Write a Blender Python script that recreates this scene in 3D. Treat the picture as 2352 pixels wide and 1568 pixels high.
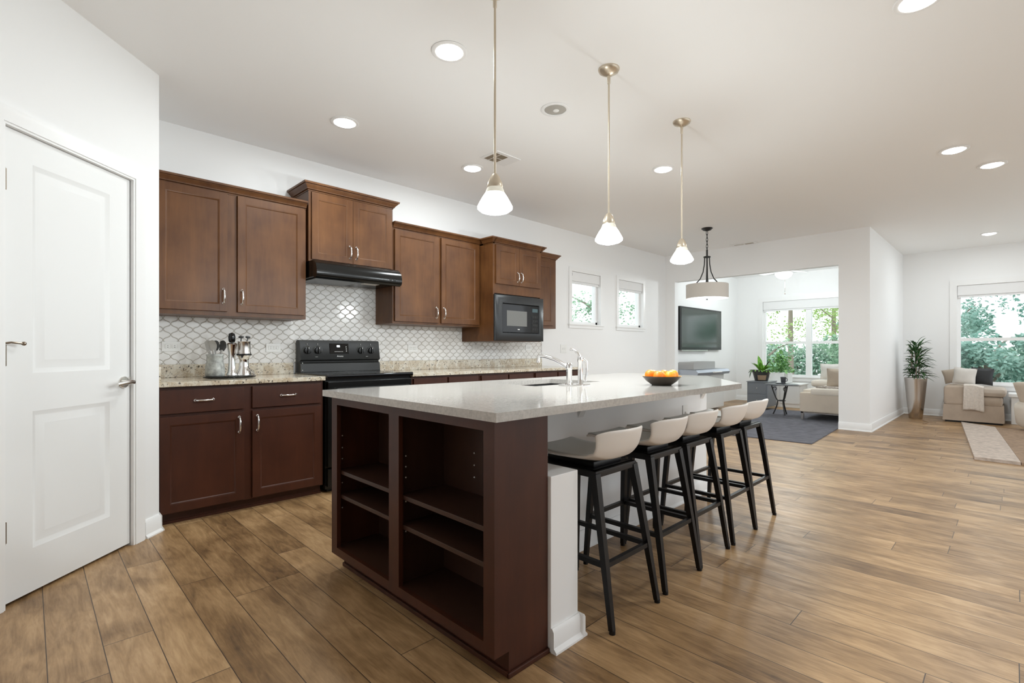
import bpy, bmesh, math, random
from mathutils import Vector, Matrix
R = math.radians
for o in list(bpy.data.objects): bpy.data.objects.remove(o)
C = bpy.context.scene.collection
SC = bpy.context.scene
random.seed(7)

# ------------------------------------------------------------------ camera, world, exposure
YAW = R(45.5)                       # viewing direction, measured from +X
CAM_H = 1.085
cd = bpy.data.cameras.new('camera'); cam = bpy.data.objects.new('camera', cd); C.objects.link(cam)
cam.location = (0, 0, CAM_H); cam.rotation_euler = (R(90), 0, YAW - R(90))
cd.sensor_fit = 'HORIZONTAL'; cd.sensor_width = 36; cd.lens = 36 * 1130 / 2352
cd.shift_y = 21 / 2352; cd.clip_start = 0.05; cd.clip_end = 200
SC.camera = cam
vs = SC.view_settings
SC.display_settings.display_device = 'sRGB'
vs.view_transform = 'Standard'; vs.look = 'None'; vs.gamma = 1; vs.use_curve_mapping = False
vs.exposure = 0.32
SC.cycles.max_bounces = 14; SC.cycles.diffuse_bounces = 8
w = bpy.data.worlds.new('sky'); SC.world = w; w.use_nodes = True
bg = w.node_tree.nodes['Background']
bg.inputs[0].default_value = (0.91, 0.96, 1.0, 1); bg.inputs[1].default_value = 1.6
CAN_POWER, PENDANT_POWER = 9.0, 22.0

# ------------------------------------------------------------------ materials
def mat(name, col, rough=0.5, metal=0.0, **k):
    m = bpy.data.materials.new(name); m.use_nodes = True
    b = m.node_tree.nodes['Principled BSDF']
    b.inputs['Base Color'].default_value = (*col, 1); b.inputs['Roughness'].default_value = rough
    b.inputs['Metallic'].default_value = metal
    for key, v in k.items(): b.inputs[key.replace('_', ' ')].default_value = v
    return m
def emis(name, col, s, base=None):
    m = mat(name, base or col, 0.4)
    b = m.node_tree.nodes['Principled BSDF']
    b.inputs['Emission Color'].default_value = (*col, 1); b.inputs['Emission Strength'].default_value = s
    return m
class N:                                   # tiny node-graph helper
    def __init__(s, m): s.t = m.node_tree; s.b = s.t.nodes['Principled BSDF']
    def n(s, typ, **k):
        d = s.t.nodes.new(typ)
        for a, v in k.items(): setattr(d, a, v)
        return d
    def l(s, a, b): s.t.links.new(a, b)
    def math(s, op, a, b=None, c=None):
        d = s.n('ShaderNodeMath', operation=op)
        for i, v in enumerate((a, b, c)):
            if v is None: continue
            if isinstance(v, (int, float)): d.inputs[i].default_value = v
            else: s.l(v, d.inputs[i])
        return d.outputs[0]
    def coord(s, scale=(1, 1, 1), loc=(0, 0, 0), rot=(0, 0, 0)):
        t = s.n('ShaderNodeTexCoord'); mp = s.n('ShaderNodeMapping')
        mp.inputs['Scale'].default_value = scale; mp.inputs['Location'].default_value = loc; mp.inputs['Rotation'].default_value = rot
        s.l(t.outputs['Object'], mp.inputs[0]); return mp.outputs[0]
    def noise(s, vec, scale, detail=4, rough=0.55, dist=0):
        d = s.n('ShaderNodeTexNoise'); s.l(vec, d.inputs['Vector'])
        d.inputs['Scale'].default_value = scale; d.inputs['Detail'].default_value = detail
        d.inputs['Roughness'].default_value = rough; d.inputs['Distortion'].default_value = dist
        return d.outputs['Fac']
    def ramp(s, f, stops):
        d = s.n('ShaderNodeValToRGB'); s.l(f, d.inputs[0]); e = d.color_ramp.elements
        while len(e) < len(stops): e.new(0.5)
        for q, (p, c) in zip(e, stops): q.position = p; q.color = (*c, 1)
        return d.outputs[0]
    def mix(s, f, a, b, typ='MIX'):
        d = s.n('ShaderNodeMix', data_type='RGBA', blend_type=typ)
        for i, v in ((0, f), (6, a), (7, b)):
            if isinstance(v, (int, float)): d.inputs[i].default_value = v
            elif isinstance(v, tuple): d.inputs[i].default_value = (*v, 1)
            else: s.l(v, d.inputs[i])
        return d.outputs[2]
    def bump(s, h, strength, dist=0.01):
        d = s.n('ShaderNodeBump'); d.inputs['Strength'].default_value = strength; d.inputs['Distance'].default_value = dist
        s.l(h, d.inputs['Height']); s.l(d.outputs[0], s.b.inputs['Normal'])
    def col(s, c): s.l(c, s.b.inputs['Base Color'])

def wall_paint(name, col):
    m = mat(name, col, 0.6); g = N(m); g.bump(g.noise(g.coord(), 220, 2), 0.04, 0.002); return m
M_WALL = wall_paint('white wall paint', (0.85, 0.852, 0.85))
M_CEIL = wall_paint('white ceiling paint', (0.90, 0.90, 0.895))
M_TRIM = mat('white gloss trim', (0.84, 0.84, 0.835), 0.35)
M_DOOR = mat('white door paint', (0.82, 0.825, 0.82), 0.4)

def stained(name, c0, c1, rough=0.3):
    m = mat(name, c0, rough, Specular_IOR_Level=0.34); g = N(m)
    v = g.coord((7, 7, 0.8)); a = g.noise(v, 3.0, 5, 0.6, 0.4)
    b = g.noise(g.coord((1, 1, 1)), 5.0, 3, 0.5)
    f = g.math('ADD', g.math('MULTIPLY', a, 0.45), g.math('MULTIPLY', b, 0.55))
    g.col(g.ramp(f, [(0.3, c0), (0.7, c1)]))
    g.bump(g.noise(g.coord((60, 60, 3)), 4, 2), 0.03, 0.002)
    return m
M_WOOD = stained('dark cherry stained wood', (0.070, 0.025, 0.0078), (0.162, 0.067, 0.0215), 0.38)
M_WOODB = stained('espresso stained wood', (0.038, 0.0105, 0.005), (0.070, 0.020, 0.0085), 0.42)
M_INNER = stained('espresso cabinet interior', (0.034, 0.014, 0.0085), (0.052, 0.022, 0.013), 0.4)

def granite():
    m = mat('cream granite', (0.6, 0.53, 0.42), 0.12); g = N(m); v = g.coord()
    base = g.ramp(g.noise(v, 14, 5, 0.65, 0.6), [(0.25, (0.46, 0.38, 0.27)), (0.45, (0.64, 0.58, 0.47)), (0.7, (0.76, 0.72, 0.63))])
    vein = g.ramp(g.noise(v, 5, 6, 0.7, 1.5), [(0.40, (1, 1, 1)), (0.47, (0.62, 0.48, 0.32)), (0.54, (1, 1, 1))])
    base = g.mix(0.6, base, vein, 'MULTIPLY')
    spk = g.ramp(g.noise(v, 70, 3, 0.6, 0.8), [(0.585, (0, 0, 0)), (0.64, (1, 1, 1))])
    dk = g.mix(spk, base, (0.03, 0.02, 0.015)); g.col(dk); return m
M_GRAN = granite()
def quartz():
    m = mat('pale quartz', (0.6, 0.57, 0.53), 0.1); g = N(m); v = g.coord()
    g.col(g.ramp(g.noise(v, 90, 4, 0.7), [(0.35, (0.40, 0.375, 0.345)), (0.65, (0.52, 0.49, 0.455))])); return m
M_QUARTZ = quartz()

def arabesque():
    m = mat('white arabesque tile', (0.8, 0.79, 0.77), 0.12); g = N(m)
    sp = g.n('ShaderNodeSeparateXYZ'); g.l(g.coord(), sp.inputs[0])
    x = g.math('DIVIDE', sp.outputs[0], 0.092); z = g.math('DIVIDE', sp.outputs[2], 0.080)
    p = g.math('ADD', x, z); q = g.math('SUBTRACT', x, z)
    A = 0.062
    p2 = g.math('ADD', p, g.math('MULTIPLY', g.math('SINE', g.math('MULTIPLY', q, 2 * math.pi)), A))
    q2 = g.math('SUBTRACT', q, g.math('MULTIPLY', g.math('SINE', g.math('MULTIPLY', p, 2 * math.pi)), -A))
    def edge(u):                                       # distance to the nearest integer
        f = g.math('FRACT', u); return g.math('MINIMUM', f, g.math('SUBTRACT', 1.0, f))
    e = g.math('MINIMUM', edge(p2), edge(q2))
    grout = g.math('LESS_THAN', e, 0.023)
    tint = g.ramp(g.noise(g.coord(), 9, 2), [(0.3, (0.74, 0.72, 0.69)), (0.7, (0.83, 0.82, 0.80))])
    g.col(g.mix(grout, tint, (0.27, 0.235, 0.18)))
    g.l(g.math('ADD', g.math('MULTIPLY', grout, 0.6), 0.1), g.b.inputs['Roughness'])
    h = g.math('MINIMUM', e, 0.11)
    g.bump(h, 0.55, 0.03); return m
M_TILE = arabesque()

def planks():
    m = mat('wood plank floor', (0.25, 0.15, 0.08), 0.36); g = N(m)
    sp = g.n('ShaderNodeSeparateXYZ'); g.l(g.coord(), sp.inputs[0])
    PW, PL = 0.1505, 1.22
    ix = g.math('FLOOR', g.math('DIVIDE', g.math('SUBTRACT', sp.outputs[0], 0.045), PW))
    fx = g.math('FRACT', g.math('DIVIDE', g.math('SUBTRACT', sp.outputs[0], 0.045), PW))
    wn = g.n('ShaderNodeTexWhiteNoise', noise_dimensions='1D'); g.l(ix, wn.inputs['W'])
    yy = g.math('ADD', g.math('DIVIDE', sp.outputs[1], PL), g.math('MULTIPLY', wn.outputs[0], 7.3))
    iy = g.math('FLOOR', yy); fy = g.math('FRACT', yy)
    cid = g.math('ADD', g.math('MULTIPLY', ix, 13.17), g.math('MULTIPLY', iy, 7.31))
    wc = g.n('ShaderNodeTexWhiteNoise', noise_dimensions='1D'); g.l(cid, wc.inputs['W'])
    gx = g.math('MINIMUM', fx, g.math('SUBTRACT', 1.0, fx)); gy = g.math('MINIMUM', fy, g.math('SUBTRACT', 1.0, fy))
    gap = g.math('MAXIMUM', g.math('LESS_THAN', gx, 0.010), g.math('LESS_THAN', gy, 0.0013))
    cv = g.n('ShaderNodeCombineXYZ'); g.l(g.math('MULTIPLY', sp.outputs[0], 9.0), cv.inputs[0])
    g.l(g.math('MULTIPLY', sp.outputs[1], 1.3), cv.inputs[1]); g.l(g.math('MULTIPLY', wc.outputs[0], 40), cv.inputs[2])
    grain = g.noise(cv.outputs[0], 2.6, 8, 0.62, 1.2)
    cv2 = g.n('ShaderNodeCombineXYZ'); g.l(g.math('MULTIPLY', sp.outputs[0], 3.0), cv2.inputs[0])
    g.l(g.math('MULTIPLY', sp.outputs[1], 1.6), cv2.inputs[1]); g.l(g.math('MULTIPLY', wc.outputs[0], 17), cv2.inputs[2])
    blot = g.noise(cv2.outputs[0], 1.7, 4, 0.55, 0.5)
    f = g.math('ADD', g.math('MULTIPLY', grain, 0.45), g.math('MULTIPLY', blot, 0.55))
    f = g.math('ADD', f, g.math('MULTIPLY', g.math('SUBTRACT', wc.outputs[0], 0.5), 0.14))
    cv3 = g.n('ShaderNodeCombineXYZ'); g.l(g.math('MULTIPLY', sp.outputs[0], 70.0), cv3.inputs[0])
    g.l(g.math('MULTIPLY', sp.outputs[1], 6.0), cv3.inputs[1]); g.l(g.math('MULTIPLY', wc.outputs[0], 23), cv3.inputs[2])
    fine = g.noise(cv3.outputs[0], 2.2, 4, 0.6, 0.6)
    f = g.math('ADD', f, g.math('MULTIPLY', g.math('SUBTRACT', fine, 0.5), 0.20))
    base = g.ramp(f, [(0.28, (0.115, 0.062, 0.026)), (0.42, (0.245, 0.141, 0.061)), (0.56, (0.395, 0.243, 0.116)), (0.72, (0.56, 0.368, 0.195))])
    g.col(g.mix(gap, base, (0.06, 0.035, 0.02)))
    g.l(g.ramp(grain, [(0.3, (0.44,) * 3), (0.7, (0.33,) * 3)]), g.b.inputs['Roughness'])
    g.bump(g.math('SUBTRACT', g.math('MULTIPLY', grain, 0.25), gap), 0.18, 0.004)
    return m
M_FLOOR = planks()

M_BLK = mat('black enamel', (0.006, 0.006, 0.0055), 0.2, Specular_IOR_Level=0.35)
M_BLKS = mat('black satin panel', (0.018, 0.018, 0.017), 0.34, Specular_IOR_Level=0.3)
M_GLASSBLK = mat('black glass', (0.005, 0.005, 0.0055), 0.06, Specular_IOR_Level=0.4)
M_MWTRIM = mat('black brushed trim', (0.028, 0.030, 0.032), 0.3, 0.2)
M_MWWIN = mat('grey oven window', (0.16, 0.16, 0.15), 0.35)
M_CHROME = mat('polished chrome', (0.86, 0.86, 0.86), 0.08, 1.0)
M_NICKEL = mat('satin nickel', (0.74, 0.72, 0.69), 0.22, 1.0)
M_CHAMP = mat('champagne nickel', (0.60, 0.52, 0.41), 0.33, 0.75)
M_BRONZE = mat('aged bronze', (0.30, 0.25, 0.20), 0.3, 1.0)
M_IRON = mat('black iron', (0.015, 0.014, 0.014), 0.4)
M_STOOL = mat('black stool frame', (0.006, 0.0055, 0.006), 0.38, Specular_IOR_Level=0.3)
M_PANSHADE = mat('grey seat pan shade', (0.66, 0.66, 0.63), 0.5)  # shade and reflection on the seat pan, as a grey colour
M_SHELL = mat('cream stool shell', (0.82, 0.775, 0.725), 0.42)
M_STEEL = mat('brushed steel', (0.62, 0.59, 0.56), 0.24, 1.0)
M_SINK = mat('sink steel', (0.32, 0.32, 0.33), 0.3, 1.0)
M_WHITE = mat('white plastic', (0.82, 0.82, 0.80), 0.35)
M_SLOT = mat('dark slot', (0.05, 0.05, 0.05), 0.6)
M_LED = emis('clock display light', (0.85, 0.92, 1.0), 2.0)
M_LOGO = mat('silver lettering', (0.8, 0.8, 0.78), 0.3)
M_LAMP = emis('lit lamp lens', (1.0, 0.98, 0.94), 9.0)
M_SHADE = emis('lit frosted shade', (1.0, 0.975, 0.92), 1.9, (0.85, 0.85, 0.82))
M_BAND = emis('frosted shade neck', (1.0, 0.96, 0.85), 0.18, (0.72, 0.70, 0.60))
M_DRUM = mat('ivory linen drum', (0.60, 0.565, 0.52), 0.8)
M_DIFF = mat('frosted diffuser', (0.75, 0.74, 0.72), 0.5)
M_ORANGE = mat('orange peel', (0.86, 0.24, 0.012), 0.42)
g = N(M_ORANGE); g.bump(g.noise(g.coord(), 260, 2), 0.15, 0.002)
M_YELLOW = mat('yellow orange peel', (0.90, 0.36, 0.02), 0.42)
M_BOWL = mat('dark brown bowl', (0.045, 0.034, 0.024), 0.32)
M_BOWLIN = mat('amber bowl lining', (0.55, 0.28, 0.05), 0.35)
def fabric(name, c, sc=300, rough=0.9, var=0.08, big=6):
    m = mat(name, c, rough); g = N(m)
    a = tuple(max(0, x * (1 - var)) for x in c); b = tuple(min(1, x * (1 + var)) for x in c)
    g.col(g.ramp(g.noise(g.coord(), big, 4), [(0.3, a), (0.7, b)])); g.bump(g.noise(g.coord(), sc, 2), 0.25, 0.003); return m
M_TAN = fabric('tan slipcover linen', (0.46, 0.375, 0.30))
M_TANL = fabric('pale tan cushion linen', (0.50, 0.43, 0.365))
M_CREAM = fabric('cream upholstery', (0.72, 0.66, 0.58), var=0.04)
M_BEIGE = fabric('beige upholstery', (0.60, 0.52, 0.43), var=0.04)
M_THROW = fabric('ivory knit throw', (0.66, 0.60, 0.54), 120, var=0.1, big=40)
M_THROWG = fabric('mottled grey throw', (0.34, 0.29, 0.25), 90, var=0.6, big=30)
M_PILW = fabric('off white pillow', (0.70, 0.67, 0.63))
M_PILT = fabric('taupe pillow', (0.50, 0.42, 0.34))
M_BLKF = fabric('black satin pillow', (0.02, 0.022, 0.025), rough=0.5)
M_RUGG = fabric('charcoal wool rug', (0.115, 0.115, 0.135), 160, var=0.25, big=10)
M_RUGL = fabric('pale shag rug', (0.50, 0.42, 0.36), 130, var=0.22, big=22)
M_RUGB = fabric('brown shag rug', (0.30, 0.205, 0.135), 130, var=0.25, big=22)
M_STONE = fabric('grey marbled stoneware', (0.33, 0.34, 0.32), 40, 0.4, 0.5, 28)
M_GREYS = mat('grey silicone', (0.36, 0.35, 0.33), 0.45)
M_POTD = mat('dark ceramic pot', (0.05, 0.05, 0.05), 0.35)
M_POTB = mat('tan pot emblem', (0.36, 0.25, 0.16), 0.6)
M_SOIL = mat('potting soil', (0.035, 0.024, 0.016), 0.9)
M_GREYCAB = mat('slate grey lacquer', (0.19, 0.21, 0.235), 0.35)
M_WHITEL = mat('white lacquer', (0.80, 0.80, 0.79), 0.3)
M_SILV = mat('silver blue tray', (0.42, 0.46, 0.52), 0.3, 0.6)
M_LIDG = mat('grey lid', (0.40, 0.39, 0.38), 0.45)
M_DKGREY = mat('dark grey ceramic', (0.07, 0.075, 0.085), 0.35)
def leaf(name, c0, c1, rough=0.4, tr=0.0, sc=8):
    m = mat(name, c0, rough); g = N(m)
    g.col(g.ramp(g.noise(g.coord(), sc, 3), [(0.3, c0), (0.7, c1)]))
    return m
M_LEAFD = leaf('dark dracaena leaf', (0.012, 0.045, 0.012), (0.05, 0.14, 0.035), 0.3, sc=30)
M_LEAFA = leaf('bright agave leaf', (0.05, 0.20, 0.02), (0.22, 0.45, 0.06), 0.35, sc=25)
M_LEAFB = leaf('small bright leaf', (0.16, 0.38, 0.12), (0.34, 0.58, 0.25), 0.45, sc=30)
M_LEAFK = mat('maroon leaf', (0.05, 0.03, 0.03), 0.4)
M_TREE = leaf('tree leaf', (0.15, 0.32, 0.18), (0.38, 0.55, 0.38), 0.6, sc=1.6)
M_TREE2 = leaf('yellow green tree leaf', (0.22, 0.38, 0.08), (0.45, 0.60, 0.22), 0.6, sc=1.6)
M_TREE3 = leaf('teal tree leaf', (0.12, 0.30, 0.235), (0.40, 0.56, 0.48), 0.6, sc=1.6)
M_BARK = mat('pale bark', (0.30, 0.25, 0.20), 0.9)
M_LAWN = leaf('lawn', (0.30, 0.42, 0.24), (0.42, 0.52, 0.34), 0.9, sc=2)
M_PAVE = mat('pale bounce paving', (0.75, 0.76, 0.74), 0.9)  # made pale so the ground bounces sky light up to the ceiling
M_BLIND = mat('white roller blind', (0.80, 0.80, 0.80), 0.7)
M_VENT = mat('brass vent slats', (0.34, 0.29, 0.21), 0.4, 0.5)
M_CANIN = mat('can reflector', (0.55, 0.53, 0.48), 0.25, 0.5)
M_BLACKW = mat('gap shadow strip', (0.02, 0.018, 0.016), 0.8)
M_BULB = mat('bulb glass', (0.8, 0.8, 0.78), 0.2)
M_PINS = mat('white shelf pin', (0.85, 0.85, 0.83), 0.4)
def glass():
    m = bpy.data.materials.new('window glass'); m.use_nodes = True; t = m.node_tree
    t.nodes.clear(); o = t.nodes.new('ShaderNodeOutputMaterial'); mx = t.nodes.new('ShaderNodeMixShader')
    tr = t.nodes.new('ShaderNodeBsdfTransparent'); gl = t.nodes.new('ShaderNodeBsdfGlossy'); fr = t.nodes.new('ShaderNodeFresnel')
    gl.inputs['Roughness'].default_value = 0.02; fr.inputs[0].default_value = 1.35; tr.inputs[0].default_value = (0.97, 0.985, 0.98, 1)
    ge = t.nodes.new('ShaderNodeNewGeometry'); mm = t.nodes.new('ShaderNodeMath'); mm.operation = 'SUBTRACT'; mm.use_clamp = True
    t.links.new(fr.outputs[0], mm.inputs[0]); t.links.new(ge.outputs['Backfacing'], mm.inputs[1]); t.links.new(mm.outputs[0], mx.inputs[0]); t.links.new(tr.outputs[0], mx.inputs[1]); t.links.new(gl.outputs[0], mx.inputs[2])
    t.links.new(mx.outputs[0], o.inputs[0]); return m
M_GLASS = glass()
def tvscreen():
    m = mat('television screen', (0.03, 0.045, 0.035), 0.12); return m
M_SCREEN = tvscreen()

# ------------------------------------------------------------------ mesh builder
WL = {}
class B:
    def __init__(s): s.m = bmesh.new(); s.bv = False
    def box(s, x0, x1, y0, y1, z0, z1, bev=0.0):
        r = bmesh.ops.create_cube(s.m, size=1)
        vv = r['verts']
        for v in vv:
            v.co = Vector(((x0 + x1) / 2 + v.co.x * (x1 - x0), (y0 + y1) / 2 + v.co.y * (y1 - y0), (z0 + z1) / 2 + v.co.z * (z1 - z0)))
        if bev > 0:
            s.bv = True
            ed = list({e for v in vv for e in v.link_edges})
            bmesh.ops.bevel(s.m, geom=ed, offset=bev, segments=2, profile=0.5, affect='EDGES')
        return s
    def ring(s, rings, closed=True, caps=True):             # loft through rings of equal length
        rv = [[s.m.verts.new(p) for p in r] for r in rings]
        n = len(rv[0])
        for a, b in zip(rv[:-1], rv[1:]):
            for i in range(n if closed else n - 1):
                j = (i + 1) % n
                try: s.m.faces.new((a[i], a[j], b[j], b[i]))
                except ValueError: pass
        if caps and closed:
            for r_, rev in ((rv[0], True), (rv[-1], False)):
                try: s.m.faces.new(list(reversed(r_)) if rev else r_)
                except ValueError: pass
        return s
    def lathe(s, prof, c=(0, 0, 0), n=32, caps=True, axis='z', sx=1, sy=1):
        rings = []
        for r, z in prof:
            ring = []
            for i in range(n):
                a = 2 * math.pi * i / n; p = (r * math.cos(a) * sx, r * math.sin(a) * sy, z)
                if axis == 'y': p = (p[0], -p[2], p[1])
                if axis == 'x': p = (p[2], p[0], p[1])
                ring.append((c[0] + p[0], c[1] + p[1], c[2] + p[2]))
            rings.append(ring)
        return s.ring(rings, True, caps)
    def tube(s, pts, r, n=10, sq=False, up=Vector((0, 0, 1))):
        pts = [Vector(p) for p in pts]; rr = r if isinstance(r, (list, tuple)) else [r] * len(pts)
        if sq: n = 4
        rings = []; prev = None
        for i, p in enumerate(pts):
            d = (pts[min(i + 1, len(pts) - 1)] - pts[max(i - 1, 0)]).normalized()
            if prev is None:
                a = d.cross(up)
                if a.length < 1e-3: a = d.cross(Vector((0, 1, 0)))
            else: a = prev - d * prev.dot(d)
            a.normalize(); b = d.cross(a); prev = a
            off = math.pi / 4 if sq else 0
            k = math.sqrt(2) if sq else 1
            rings.append([p + (a * math.cos(off + 2 * math.pi * j / n) + b * math.sin(off + 2 * math.pi * j / n)) * rr[i] * k for j in range(n)])
        return s.ring(rings)
    def prism(s, pts, z0, z1):
        return s.ring([[(x, y, z0) for x, y in pts], [(x, y, z1) for x, y in pts]])
    def prof_x(s, yz, x0, x1):                               # extrude a (y,z) outline along x
        return s.ring([[(x0, y, z) for y, z in yz], [(x1, y, z) for y, z in yz]])
    def sphere(s, c, r, sx=1, sy=1, sz=1, u=20, v=14):
        q = bmesh.ops.create_uvsphere(s.m, u_segments=u, v_segments=v, radius=r)
        for vt in q['verts']: vt.co = Vector((c[0] + vt.co.x * sx, c[1] + vt.co.y * sy, c[2] + vt.co.z * sz))
        return s
    def grid(s, f, nu, nv):
        vv = [[s.m.verts.new(f(i / nu, j / nv)) for j in range(nv + 1)] for i in range(nu + 1)]
        for i in range(nu):
            for j in range(nv): s.m.faces.new((vv[i][j], vv[i + 1][j], vv[i + 1][j + 1], vv[i][j + 1]))
        return s
    def rloft(s, levels, x0, x1, y0, y1):                    # rectangles growing outward: (z, left, right, front)
        return s.ring([[(x0 - l, y1, z), (x1 + r, y1, z), (x1 + r, y0 - f, z), (x0 - l, y0 - f, z)] for z, l, r, f in levels])
    def quad(s, *p): s.m.faces.new([s.m.verts.new(q) for q in p]); return s
    def build(s, name, material, parent=None, loc=None, ang=42, kind=None):
        o0 = Vector(WL.get(parent.name, (0, 0, 0))) if parent is not None else Vector(loc or (0, 0, 0))
        bmesh.ops.recalc_face_normals(s.m, faces=s.m.faces)
        for v in s.m.verts: v.co -= o0
        me = bpy.data.meshes.new(name); s.m.to_mesh(me); s.m.free()
        me.materials.append(material)
        for p in me.polygons: p.use_smooth = True
        me.set_sharp_from_angle(angle=R(ang))
        o = bpy.data.objects.new(name, me); C.objects.link(o)
        if parent is not None: o.parent = parent
        else: o.location = o0
        WL[o.name] = tuple(o0)
        if s.bv:
            md = o.modifiers.new('shading', 'WEIGHTED_NORMAL'); md.keep_sharp = True; md.weight = 80
        if kind: o['kind'] = kind
        return o

def root(name, loc=(0, 0, 0), label=None, cat=None, group=None, kind=None):
    o = bpy.data.objects.new(name, None); C.objects.link(o); o.location = loc; o.empty_display_size = 0.05
    WL[o.name] = tuple(loc); tag(o, label, cat, group)
    if kind: o['kind'] = kind
    return o
def tag(o, label=None, cat=None, group=None):
    if label: o['label'] = label
    if cat: o['category'] = cat
    if group: o['group'] = group
    return o
def dup(r, loc=None, rotz=None, label=None, group=None):
    def cp(o, par):
        c = o.copy(); C.objects.link(c)
        if par is not None: c.parent = par
        for ch in list(o.children): cp(ch, c)
        return c
    n = cp(r, None)
    if loc is not None: n.location = loc
    if rotz is not None: n.rotation_euler = (0, 0, rotz)
    if label: n['label'] = label
    if group: n['group'] = group
    return n
def solid(o, t, off=-1):
    md = o.modifiers.new('thickness', 'SOLIDIFY'); md.thickness = t; md.offset = off
def subs(o, n=2):
    md = o.modifiers.new('smooth', 'SUBSURF'); md.levels = n; md.render_levels = n
def lamp(name, typ, loc, power, parent, size=0.14, col=(0.91, 0.98, 1.0), spread=None, shape='DISK', soft=0.05):
    l = bpy.data.lights.new(name, typ); l.energy = power; l.color = col
    if typ == 'AREA':
        l.shape = shape; l.size = size
        if spread: l.spread = spread
    else: l.shadow_soft_size = soft
    o = bpy.data.objects.new(name, l); C.objects.link(o); o.parent = parent
    o.location = Vector(loc) - Vector(WL[parent.name]); return o

# ------------------------------------------------------------------ setting: floor, ceiling, walls
CEIL = 2.74; WY = 4.294
B().box(-2, 11.4, -3, 4.6, -0.1, 0).build('floor', M_FLOOR, kind='structure')
B().box(-2, 11.4, -3, 4.6, CEIL, CEIL + 0.1).build('ceiling', M_CEIL, kind='structure')
B().prism([(-40, -40), (60, -40), (60, 40), (-40, 40)], -0.5, -0.3).build('ground', M_PAVE, kind='structure')

def wall_holes(x0, x1, y0, y1, z0, z1, holes):             # a wall along x with rectangular holes (xa, xb, za, zb)
    b = B(); xs = sorted({x0, x1, *[h[0] for h in holes], *[h[1] for h in holes]})
    for a, c in zip(xs[:-1], xs[1:]):
        hs = [h for h in holes if h[0] <= a + 1e-6 and h[1] >= c - 1e-6]
        if not hs: b.box(a, c, y0, y1, z0, z1); continue
        h = hs[0]
        if h[2] > z0: b.box(a, c, y0, y1, z0, h[2])
        if h[3] < z1: b.box(a, c, y0, y1, h[3], z1)
    return b
def turn(o, loc, rz):
    o.location = loc; o.rotation_euler = (0, 0, rz)
B().box(-2.0, 1.2, -3.0, -2.85, 0, CEIL).build('wall_south_light_block', M_WALL, kind='structure')  # unseen wall added to cut sky light on the pantry side
B().box(-2.0, -1.85, -2.85, 1.1, 0, CEIL).build('wall_west_light_block', M_WALL, kind='structure')  # unseen, added to shut off sky fill from behind the camera
W1 = (5.372, 6.048, 1.46, 2.19); W2 = (6.53, 7.25, 1.46, 2.19)
wall_holes(-1.0, 11.35, WY, WY + 0.15, 0, CEIL, [W1, W2]).build('wall_north', M_WALL, kind='structure')
# wall between dining side and sunroom, with the wide opening
b = B(); b.box(8, 8.12, 1.334, 1.69, 0, CEIL); b.box(8, 8.12, 4.11, WY, 0, CEIL); b.box(8, 8.12, 1.69, 4.11, 2.275, CEIL)
b.build('wall_sunroom_opening', M_WALL, kind='structure')
B().box(8.12, 11.35, 1.334, 1.46, 0, CEIL).build('wall_living', M_WALL, kind='structure')
B().box(8.12, 11.2, 1.46, WY, 2.685, CEIL).build('ceiling_sunroom', M_CEIL, kind='structure')
# window walls that close the view (faces toward -X): built along x, then turned
SW = (0.55, 2.36, 0.55, 2.12)
o = wall_holes(0.0, WY - 1.46, 0, 0.15, 0, CEIL, [SW]).build('wall_sunroom', M_WALL, kind='structure')
turn(o, (11.2, WY, 0), R(-90))
LW = (0.70, 2.70, 0.55, 2.14)
o = wall_holes(0.0, 4.3, 0, 0.15, 0, CEIL, [LW]).build('wall_east', M_WALL, kind='structure')
turn(o, (10.8, 1.334, 0), R(-90))
# pantry corner: diagonal wall plus return
PX, PY = 0.56, 3.60
o = wall_holes(-3.2, 0.0, 0, 0.11, 0, CEIL, [(-0.905, -0.216, 0, 2.035)]).build('wall_pantry', M_WALL, kind='structure')
turn(o, (PX, PY, 0), R(45))
B().box(PX - 0.11, PX, PY + 0.0, WY, 0, CEIL).build('wall_pantry_return', M_WALL, kind='structure')

# baseboards
def base_along(name, pts, h=0.085, t=0.014):               # pts: room-side polyline of the wall foot, thickness to the left of travel
    b = B()
    for (ax, ay), (bx, by) in zip(pts[:-1], pts[1:]):
        d = Vector((bx - ax, by - ay)); L = d.length; d.normalize(); n = Vector((-d.y, d.x))
        def sec(px, py, e):
            px += d.x * e; py += d.y * e
            out = []
            for off, z in ((0, 0), (t + 0.012, 0), (t + 0.012, 0.008), (t, 0.02), (t, h - 0.012), (t * 0.45, h), (0, h)):
                out.append((px + n.x * off, py + n.y * off, z))
            return out
        b.ring([sec(ax, ay, -0.0), sec(bx, by, 0.0)])
    return b
base_along('x', [(10.8, 1.334), (8.0, 1.334)][::-1] and [(8.0, 1.334), (10.8, 1.334)][::-1], 0.105).build('baseboard_living', M_TRIM, kind='structure')
base_along('x', [(8.0, 1.31), (8.0, 1.69)], 0.105).build('baseboard_pier', M_TRIM, kind='structure')
base_along('x', [(10.8, -2.9), (10.8, 1.334)], 0.105).build('baseboard_east', M_TRIM, kind='structure')
base_along('x', [(8.0, WY), (4.75, WY)], 0.105).build('baseboard_north', M_TRIM, kind='structure')
base_along('x', [(11.2, 1.46), (11.2, WY)], 0.105).build('baseboard_sunroom', M_TRIM, kind='structure')
bb = base_along('x', [(0.0, 0.0), (-0.125, 0.0)], 0.105); o = bb.build('baseboard_pantry', M_TRIM, kind='structure'); turn(o, (PX, PY, 0), R(45))
base_along('x', [(PX, PY + 0.1), (PX, PY - 0.012)], 0.105).build('baseboard_return', M_TRIM, kind='structure')

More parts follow.
